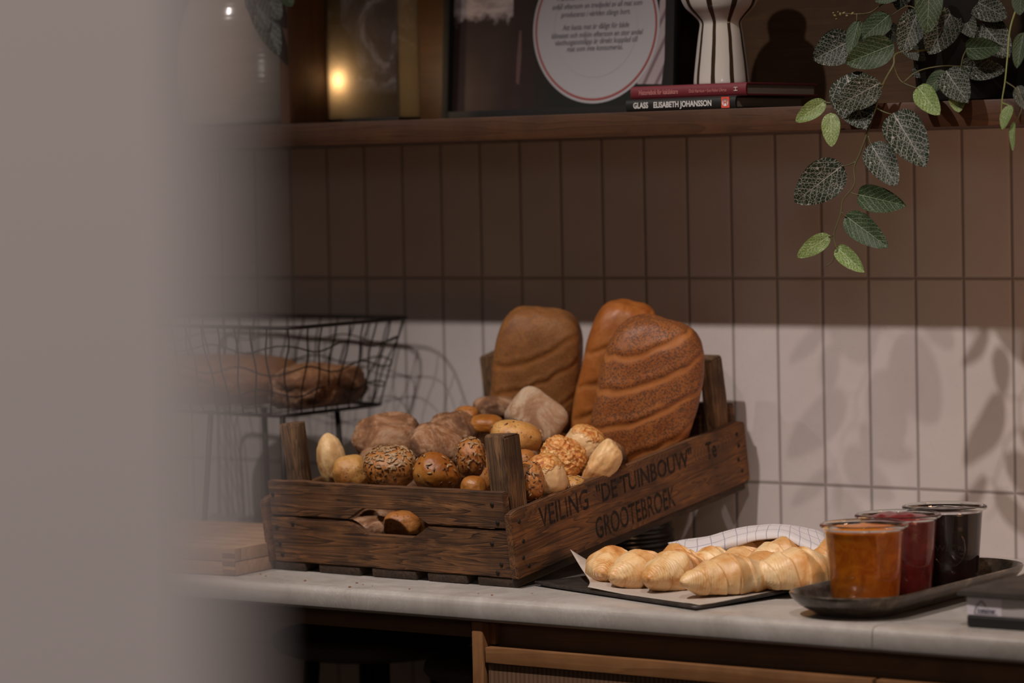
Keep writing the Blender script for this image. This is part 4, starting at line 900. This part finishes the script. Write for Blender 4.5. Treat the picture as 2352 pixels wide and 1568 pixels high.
NW = 84; lo = resample(rounded(base_c, bz, 0.03), NW); hi = resample(rounded(rim_c, rz_, 0.05), NW); off = wb.location
def put(tb, pts, r, closed=False, seg=7): tb.add([p-off for p in pts], r, seg, closed)
t_ = Tubes(); put(t_, hi, 0.0030, True, 8); t_.build('rim', M['wire'], wb)
t_ = Tubes(); put(t_, lo, 0.0028, True, 8); t_.build('base_ring', M['wire'], wb)
t_ = Tubes()
for k in range(0, NW, 2):
    pts = []
    for i in range(9):
        s = i/8; p = lo[k].lerp(hi[k], s); nx = lo[(k+1) % NW]-lo[k-1]; nx.normalize(); pts.append(p+nx*0.006*math.sin(s*PI*2+k*0.9)*math.sin(PI*s))
    put(t_, pts, 0.00125, False, 6)
for s in (0.25, 0.5, 0.75):
    put(t_, [lo[k].lerp(hi[k], s)+V((0, 0, 0.006*math.sin(k*0.75+s*9))) for k in range(NW)], 0.00125, True, 6)
for x in [0.24-0.045*i for i in range(9)]: put(t_, [V((x, -0.34+0.01, bz)), V((x, -0.075, bz))], 0.0012, False, 6)
t_.build('wire_mesh', M['wire'], wb)
for (x, y, dx, dy) in ((0.250, -0.335, 0.006, -0.008), (0.252, -0.205, 0.010, 0.004), (0.100, -0.2, -0.003, 0.008), (0.085, -0.312, -0.012, -0.012)):
    t_ = Tubes(); put(t_, [V((x, y, bz-0.002)), V((x+dx, y+dy, 0.9015))], 0.0045, False, 10); t_.build('leg', M['wire'], wb)
def free_loaf(loc, r3, mat, label, rotz, seed, cat='bread loaf', **k):
    me = bun_mesh('bread_loaf', *r3, seed, **k); o = link('bread_loaf', me, M[mat], None, loc=loc, rot=(0, 0, rotz)); tag(o, label, cat, 'loaves in the wire basket'); return o
free_loaf((0.02, -0.20, 1.141), (0.135, 0.085, 0.040), 'loaf_fine', 'long pale brown loaf in the wire basket, left one', 0.05, 41, pw=3.0, amp=0.05, flat=-0.9)
lf = free_loaf((0.212, -0.20, 1.135), (0.058, 0.090, 0.034), 'rustic', 'cut dark-crusted loaf in the right of the wire basket', 0.15, 42, pw=3.2, amp=0.12, flat=-0.9)
me = bun_mesh('cut_face', 0.006, 0.07, 0.022, 43, pw=3.0, amp=0.05, sub=4); link('cut_face', me, M['crumb'], lf, loc=(-0.0, -0.0, 0.020), rot=(0, 1.45, 0))

# slatted board on the worktop at the left
cb = empty('slatted_bread_board', (0.4200, -0.652, 0.9005), (0, 0, math.radians(4.5))); tag(cb, 'thick beech bread board with slatted top left of the crate', 'board')
box('board_body', (-0.62, 0.0, 0.0, 0.29, 0.0, 0.020), M['board'], cb, bev=0.003)
box('frame_edge', (-0.62, 0.0, 0.0, 0.016, 0.0202, 0.039), M['board'], cb, bev=0.0015)
box('frame_edge', (-0.014, 0.0, 0.0162, 0.274, 0.0202, 0.039), M['board'], cb, bev=0.0015)
box('frame_edge', (-0.62, 0.0, 0.2742, 0.29, 0.0202, 0.039), M['board'], cb, bev=0.0015)
for i in range(6):
    y = 0.028+i*0.0415; box('slat', (-0.615, -0.016, y, y+0.0285, 0.0202, 0.037), M['board'], cb, bev=0.001)
for i in range(3): box('finger_joint', (-0.022, -0.0005, -0.0006, 0.0020, 0.003+i*0.0115, 0.009+i*0.0115), M['board_dark'], cb, bev=0)

# ------------------------------------------------------------------ croissant tray
tr = empty('serving_tray', (1.05, -0.48, 0.9005)); tag(tr, 'thin worn black tray under the parchment and croissants', 'tray')
def sheet(name, corners, z0, mat, parent, nu=28, nv=22, lift=None, thick=0.003, shift=None):
    (ax, ay), (bx, by), (cx, cy), (dx, dy) = corners; vs, fs, uv = [], [], []
    for i in range(nu+1):
        for j in range(nv+1):
            u, v = i/nu, j/nv
            x = (ax*(1-u)+bx*u)*(1-v)+(dx*(1-u)+cx*u)*v; y = (ay*(1-u)+by*u)*(1-v)+(dy*(1-u)+cy*u)*v
            if shift: sx_, sy_ = shift(u, v); x += sx_; y += sy_
            vs.append(V((x, y, z0+(lift(u, v) if lift else 0)))); uv.append((u, v))
    for i in range(nu):
        for j in range(nv):
            q = i*(nv+1)+j; fs.append((q, q+nv+1, q+nv+2, q+1))
    vs = [p-parent.location if parent else p for p in vs]
    me = mesh_from(name, vs, fs, uv); c = recenter(me); o = link(name, me, mat, parent, loc=c)
    md = o.modifiers.new('thickness', 'SOLIDIFY'); md.thickness = thick; md.offset = -1; return o
TC = [(0.866, -0.552), (1.195, -0.664), (1.262, -0.37), (0.955, -0.225)]
def tl(u, v): 
    e = max(0, 0.10-u)/0.10*0.0015; return 0.0038+0.010*u*u*v+0.0012*max(0, abs(v-0.5)*2-0.8)*5+e
sheet('tray_plate', TC, 0.9005, M['tray'], tr, lift=tl, thick=0.0035)
box('tray_foot', (1.19-1.05, 1.215-1.05, -0.56+0.48, -0.40+0.48, 0.0, 0.0085), M['tray'], tr, bev=0.001) if False else None
def inner(C_, k):
    cx = sum(p[0] for p in C_)/4; cy = sum(p[1] for p in C_)/4; return [(cx+(x-cx)*k, cy+(y-cy)*k) for x, y in C_]
PC = [(0.985, -0.588), (1.193, -0.652), (1.256, -0.374), (0.975, -0.26)]
def plf(u, v):
    c = max(0, 0.30-u)/0.30
    fold = 0.040*c**2.0*math.exp(-((v-0.30)/0.13)**2) + 0.006*c*math.exp(-((v-0.08)/0.1)**2)
    return tl(0.3+u*0.7, v)+0.0010+fold+0.0014*mnoise.noise(V((u*6, v*6, 1)))**2
def psh(u, v):
    c = max(0, 0.30-u)/0.30
    return (-0.100*c*math.exp(-((v-0.36)/0.22)**2), -0.01*c*math.exp(-((v-0.36)/0.22)**2))
pp = sheet('baking_parchment', PC, 0.9005, M['paper'], None, 60, 50, plf, 0.0005, psh); tag(pp, 'sheet of baking parchment curling up at the left end of tray', 'paper')

def croissant_mesh(name, L_, R, bend, seed, peak=0.0):
    nu, nv = 130, 44; vs, fs, rid = [], [], []
    rnd = random.Random(seed); ph = rnd.random(); sk = 0.35+0.3*rnd.random()
    for i in range(nu+1):
        t = -1+2*i/nu; at_ = abs(t)
        env = (max(0.0, 1-at_**1.45))**0.95*0.78+0.22*max(0.0, 1-at_**9)**0.5
        cx = L_/2*t; cy = -bend*(t*t)
        for j in range(nv):
            a = 2*PI*j/nv
            s_ = at_*2.9+ph*0.5+sk*0.7*math.sin(a+0.6)*(1 if t > 0 else -1)+0.12*mnoise.noise(V((t*3, math.cos(a), math.sin(a)))+V((seed, 0, 0)))
            fr = s_-math.floor(s_); st = (1-fr)**1.2 if fr > 0.06 else fr/0.06
            r = R*env*(0.94+0.13*st)
            r *= 1+0.10*mnoise.noise(V((t*2.6+seed, math.cos(a)*1.4, math.sin(a)*1.4)))+0.03*mnoise.noise(V((t*9+seed, math.cos(a)*4, math.sin(a)*4)))
            y = math.cos(a)*r*1.12; z = math.sin(a)*r
            if z > 0: z *= 1+peak*math.exp(-(t/0.28)**2)
            fl = -R*0.62
            if z < fl: z = fl+(z-fl)*0.12
            # frame follows the bend
            dx = L_/2; dy = -2*bend*t; n_ = math.hypot(dx, dy); nx, ny = -dy/n_, dx/n_
            vs.append((cx+nx*y, cy+ny*y, z-fl)); rid.append(max(0, 1-abs(fr-0.04)/0.10)*0.75 if at_ < 0.93 else 0.5)
    for i in range(nu):
        for j in range(nv):
            k2 = (j+1) % nv; fs.append((i*nv+j, (i+1)*nv+j, (i+1)*nv+k2, i*nv+k2))
    fs.append(tuple(range(nv))); fs.append(tuple(nu*nv+k for k in range(nv))[::-1])
    me = mesh_from(name, vs, fs); at2 = me.attributes.new('ridge', 'FLOAT', 'POINT')
    for k, r_ in enumerate(rid): at2.data[k].value = r_
    return me
def croissant(tx, ty, ytip, yawd, L_, R, bend, label, seed, peak=0.0, roll=0.0, zfix=None):
    """tip centre at pixel tx, ty on the plane y = ytip"""
    T = at(tx, ty, 1, ytip); d = RH*math.cos(math.radians(yawd))+FH*math.sin(math.radians(yawd))
    Cn = T+d*(L_/2*0.94); z = max(T.z-R*0.80, 0.9052+0.007*max(0, min(1, (Cn.x-0.9)/0.33))**2) if zfix is None else zfix
    me = croissant_mesh('croissant', L_, R, bend, seed, peak)
    o = link('croissant', me, M['croissant'], None, loc=(Cn.x, Cn.y, z), rot=Matrix.Rotation(math.atan2(d.y, d.x), 3, 'Z') @ Matrix.Rotation(roll, 3, 'X'))
    tag(o, label, 'croissant', 'croissants on the tray'); return o
croissant(1370, 1334, -0.560, 66, 0.115, 0.0300, 0.010, 'leftmost croissant on the tray, dusted with flour, tip toward viewer', 1)
croissant(1416, 1342, -0.580, 55, 0.120, 0.0300, -0.010, 'second croissant from the left in the front row', 2)
croissant(1478, 1344, -0.590, 45, 0.130, 0.0310, 0.012, 'third croissant from the left in the front row', 3)
croissant(1562, 1352, -0.610, 20, 0.150, 0.0300, 0.014, 'large pale croissant lying broadside at the front middle of tray', 4)
croissant(1732, 1330, -0.540, 22, 0.135, 0.0320, -0.014, 'plump croissant at the front right of the tray', 5)
croissant(1486, 1306, -0.520, 30, 0.100, 0.0290, 0.010, 'deep golden croissant standing behind the third front one', 6, peak=0.15)
croissant(1576, 1304, -0.475, 35, 0.095, 0.0270, 0.010, 'flour-dusted croissant behind the broadside one, beside the cloth', 7)
croissant(1652, 1306, -0.470, 48, 0.100, 0.0270, 0.010, 'croissant in second row partly under the checked cloth', 8)
croissant(1706, 1318, -0.515, 50, 0.105, 0.0270, -0.010, 'pale croissant squeezed between the two front right ones', 9)
croissant(1718, 1282, -0.445, 20, 0.112, 0.0310, 0.010, 'croissant on top of the heap under the raised cloth fold', 10)
croissant(1672, 1272, -0.400, 24, 0.100, 0.0260, 0.010, 'pale croissant in the shade beneath the cloth', 11)
croissant(1832, 1308, -0.455, 24, 0.115, 0.0300, 0.010, 'croissant with pointed crest at the right beside the marmalade jar', 12, peak=0.35)

# checked cloth draped over the back of the tray
rows = []
front = [(1538, 1254), (1572, 1288), (1640, 1270), (1700, 1250), (1745, 1238), (1800, 1236), (1850, 1258), (1905, 1296), (1935, 1310)]
mid_ = [(1537, 1250), (1575, 1262), (1640, 1250), (1700, 1230), (1745, 1220), (1800, 1222), (1850, 1240), (1903, 1268), (1940, 1290)]
top = [(1540, 1247), (1582, 1238), (1640, 1229), (1700, 1214), (1760, 1207), (1810, 1207), (1850, 1212), (1885, 1222), (1925, 1262)]
NU = 64
def row(px, ys): return catmull([at(x, y, 1, yy) for (x, y), yy in zip(px, ys)], 8)
rw = [row([(x, y-6) for x, y in front], [-0.33, -0.35, -0.35, -0.35, -0.35, -0.36, -0.37, -0.385, -0.39]),
      row([(x, y-1) for x, y in front], [-0.335, -0.375, -0.38, -0.38, -0.38, -0.385, -0.40, -0.41, -0.41]),
      row(front, [-0.335, -0.388, -0.39, -0.39, -0.39, -0.395, -0.41, -0.42, -0.42]),
      row(mid_, [-0.33, -0.38, -0.385, -0.38, -0.375, -0.38, -0.395, -0.41, -0.415]),
      row(top, [-0.32, -0.33, -0.32, -0.31, -0.30, -0.30, -0.305, -0.32, -0.34])]
last = rw[-1]; rw.append([V((p.x-0.01, p.y+0.075, max(0.925, p.z-0.035))) for p in last]); rw.append([V((p.x-0.015, p.y+0.105, 0.904)) for p in last])
vs, uv, fs = [], [], []; n = len(rw[0]); cols = []
for i in range(n):
    cpts = catmull([r_[i] for r_ in rw], 6); cols.append(cpts)
m_ = len(cols[0]); 
for i, cpts in enumerate(cols):
    dist = 0.0
    for j, p in enumerate(cpts):
        if j: dist += (p-cpts[j-1]).length
        wr = 0.0016*mnoise.noise(V((p.x*28, p.y*28, p.z*28)))
        vs.append(V((p.x, p.y, p.z+wr))); uv.append((i/n*1.0, dist*3.2))
for i in range(n-1):
    for j in range(m_-1): q = i*m_+j; fs.append((q, q+1, q+m_+1, q+m_))
me = mesh_from('kitchen_cloth', vs, fs, uv); c = recenter(me); ck = link('kitchen_cloth', me, M['cloth'], None, loc=c)
md = ck.modifiers.new('thickness', 'SOLIDIFY'); md.thickness = 0.0022; md.offset = 0; tag(ck, 'white cotton cloth with thin blue check covering the rear croissants', 'cloth')

# ------------------------------------------------------------------ jars on a dark oblong dish
DX, DY = 1.388, -0.455
ds = empty('oblong_dish', (DX, DY, 0.9005), (0, 0, math.radians(1.0))); tag(ds, 'dark glazed oblong dish holding the three preserve jars', 'dish')
def stadium(hx, hy, z, n=20):
    r = hx; out = []; yy = hy-r
    for k in range(n+1): a = PI*k/n; out.append(V((r*math.cos(a), yy+r*math.sin(a)*0.85, z)))
    for k in range(n+1): a = PI+PI*k/n; out.append(V((r*math.cos(a), -yy+r*math.sin(a)*0.85, z)))
    return out
rings = [(0.046, 0.190, 0.0), (0.055, 0.200, 0.003), (0.069, 0.219, 0.012), (0.0765, 0.233, 0.022), (0.0785, 0.237, 0.0285), (0.077, 0.235, 0.0300), (0.0745, 0.232, 0.0290), (0.070, 0.226, 0.022), (0.062, 0.216, 0.010), (0.052, 0.20, 0.0070)]
vs, fs = [], []; 
for hx, hy, z in rings: vs += stadium(hx, hy, z)
n = len(stadium(1, 2, 0))
for i in range(len(rings)-1):
    for k in range(n): j = (k+1) % n; fs.append((i*n+k, i*n+j, (i+1)*n+j, (i+1)*n+k))
fs.append(tuple(range(n))[::-1]); fs.append(tuple((len(rings)-1)*n+k for k in range(n)))
me = mesh_from('dish_body', vs, fs); link('dish_body', me, M['dish'], ds); smooth_by_angle(me, 60)
def jar(x, y, jam, label, fill=0.093, mound=0.004, logo=False, seed=0):
    t = empty('preserve_jar', (x, y, 0.9085)); tag(t, label, 'jar', 'preserve jars on the oblong dish')
    outer = [(0.0375, 0.0), (0.0408, 0.0015), (0.0420, 0.005), (0.0458, 0.050), (0.0492, 0.094), (0.0505, 0.0975), (0.0546, 0.0990), (0.0558, 0.1008), (0.0548, 0.1030), (0.0520, 0.1040), (0.0492, 0.1030), (0.0480, 0.0990), (0.0474, 0.094), (0.0440, 0.05), (0.0402, 0.0065), (0.0375, 0.0045), (0.0005, 0.0042)]
    link('glass_body', lathe_mesh('glass_body', outer, 72), M['glass'], t)
    ins = [(0.0377, 0.0040), (0.0405, 0.0063), (0.0443, 0.05), (0.0476, 0.094), (0.0479, fill-0.001), (0.0470, fill), (0.040, fill+mound*0.3), (0.025, fill+mound*0.8), (0.012, fill+mound), (0.0005, fill+mound)]
    me = lathe_mesh('preserve', ins, 72)
    for v in me.vertices:
        if v.co.z > fill-0.0005 and (v.co.x**2+v.co.y**2) < 0.044**2: v.co.z += 0.0030*mnoise.noise(V((v.co.x*70+seed, v.co.y*70, 0)))
    link('preserve', me, jam, t)
    if logo:
        # raised maker's mark on the glass, facing the room
        ang = math.atan2((CAM-V((x, y, 1))).y, (CAM-V((x, y, 1))).x)+0.12
        Mm = Matrix.Rotation(ang, 4, 'Z') @ Matrix.Translation((0.0462, 0, 0.052)) @ Matrix(((0, 0, 1, 0), (1, 0, 0, 0), (0, 1, 0, 0), (0, 0, 0, 1)))
        text_obj('embossed_mark', 'WECK', 0.013, M['glass'], t, Mm, 'CENTER', ext=0.0004, valign='CENTER')
        tb = Tubes(); pts = [V((0.021*math.cos(2*PI*k/40), 0.024*math.sin(2*PI*k/40), 0)) for k in range(40)]; tb.add([Mm @ p for p in pts], 0.0006, 5, True); tb.build('embossed_ring', M['glass'], t)
    return t
jar(1.392, -0.578, M['jam_orange'], 'nearest glass jar, filled with orange marmalade', 0.0975, 0.003, seed=1)
jar(1.376, -0.462, M['jam_red'], 'middle glass jar, filled with bright red jam', 0.0972, 0.007, seed=2)
jar(1.382, -0.347, M['jam_dark'], 'rearmost glass jar, filled with nearly black berry jam', 0.0965, 0.003, True, seed=3)

# ------------------------------------------------------------------ slate slab on its stand at the right
st = empty('slate_serving_stand', (1.566, -0.640, 0.9005)); tag(st, 'rough slate slab on grey stand with sticker at right worktop edge', 'serving stand')
def chamfer_box(name, b, mat, bev): return box(name, b, mat, st, bev=bev, seg=3)
chamfer_box('stand_base', (0.0, 0.42, 0.0, 0.30, 0.0, 0.0145), M['rubber'], 0.0035)
chamfer_box('stand_body', (0.0, 0.42, 0.0, 0.30, 0.0146, 0.0375), M['grey_plastic'], 0.0015)
# slab with broken edges
nu, nv = 40, 30; top_v, bot_v, fs = [], [], []
for i in range(nu+1):
    for j in range(nv+1):
        x = -0.010+0.44*i/nu; y = -0.008+0.325*j/nv
        if i in (0, nu) or j in (0, nv): x += 0.0035*mnoise.noise(V((x*60, y*60, 2))); y += 0.0035*mnoise.noise(V((x*55+9, y*60, 5)))
        e = 0.002 if (i in (0, nu) or j in (0, nv)) else 0
        top_v.append((x, y, 0.0465-e+0.0006*mnoise.noise(V((x*40, y*40, 0))))); bot_v.append((x, y, 0.0378+e*0.3))
N1 = len(top_v)
for i in range(nu):
    for j in range(nv): q = i*(nv+1)+j; fs.append((q, q+nv+1, q+nv+2, q+1)); fs.append((N1+q, N1+q+1, N1+q+nv+2, N1+q+nv+1))
bd = [j for j in range(nv+1)]+[i*(nv+1)+nv for i in range(1, nu+1)]+[nu*(nv+1)+j for j in range(nv-1, -1, -1)]+[i*(nv+1) for i in range(nu-1, 0, -1)]
for k in range(len(bd)): a, b = bd[k], bd[(k+1) % len(bd)]; fs.append((a, b, N1+b, N1+a))
me = mesh_from('slate_slab', top_v+bot_v, fs); bm = bmesh.new(); bm.from_mesh(me); bmesh.ops.recalc_face_normals(bm, faces=bm.faces); bm.to_mesh(me); bm.free()
c = recenter(me); link('slate_slab', me, M['slate'], st, loc=c); smooth_by_angle(me, 40)
box('sticker', (0.001, 0.0475, -0.0004, 0.0, 0.0155, 0.0362), M['sticker'], st, bev=0)
text_obj('sticker_text', 'icetainer', 0.0088, M['sticker_ink'], st, Matrix.Translation((0.0150, -0.0006, 0.0185)) @ RX, xs=0.80, offset=0.0002)
tb = Tubes(); tb.add([V(p) for p in ((0.0110, -0.0006, 0.0172), (0.0135, -0.0006, 0.0255), (0.0160, -0.0006, 0.0285), (0.0178, -0.0006, 0.0290), (0.0195, -0.0006, 0.0325), (0.0215, -0.0006, 0.0325), (0.0228, -0.0006, 0.0300), (0.0250, -0.0006, 0.0290), (0.0262, -0.0006, 0.0262))], 0.0006, 5); tb.build('sticker_logo', M['sticker_ink'], st)
box('sticker_line', (0.0110, 0.042, -0.0007, -0.0004, 0.0168, 0.0174), M['sticker_ink'], st, bev=0)

# crumbs on the worktop: one object
vs, fs = [], []; rnd = random.Random(5)
for (px, py) in [(820, 1338), (833, 1342), (855, 1345), (803, 1347), (700, 1333), (610, 1322), (1222, 1362), (1098, 1362), (598, 1318), (1130, 1366), (940, 1352)]:
    p = at(px, py, 2, 0.9008); b_ = len(vs); s_ = 0.0012+rnd.random()*0.0012
    for d in ((1, 0, 0), (-1, 0, 0), (0, 1, 0), (0, -1, 0), (0, 0, 0.7), (0, 0, -0.5)): vs.append((p.x+d[0]*s_*(0.7+rnd.random()), p.y+d[1]*s_*(0.7+rnd.random()), 0.9010+d[2]*s_*0.6))
    for f_ in ((0, 2, 4), (2, 1, 4), (1, 3, 4), (3, 0, 4), (2, 0, 5), (1, 2, 5), (3, 1, 5), (0, 3, 5)): fs.append(tuple(b_+k for k in f_))
me = mesh_from('bread_crumbs', vs, fs); c = recenter(me); o = link('bread_crumbs', me, M['seeded'], None, loc=c); tag(o, 'dark crumbs scattered on worktop in front of the crate', 'crumbs', kind='stuff')
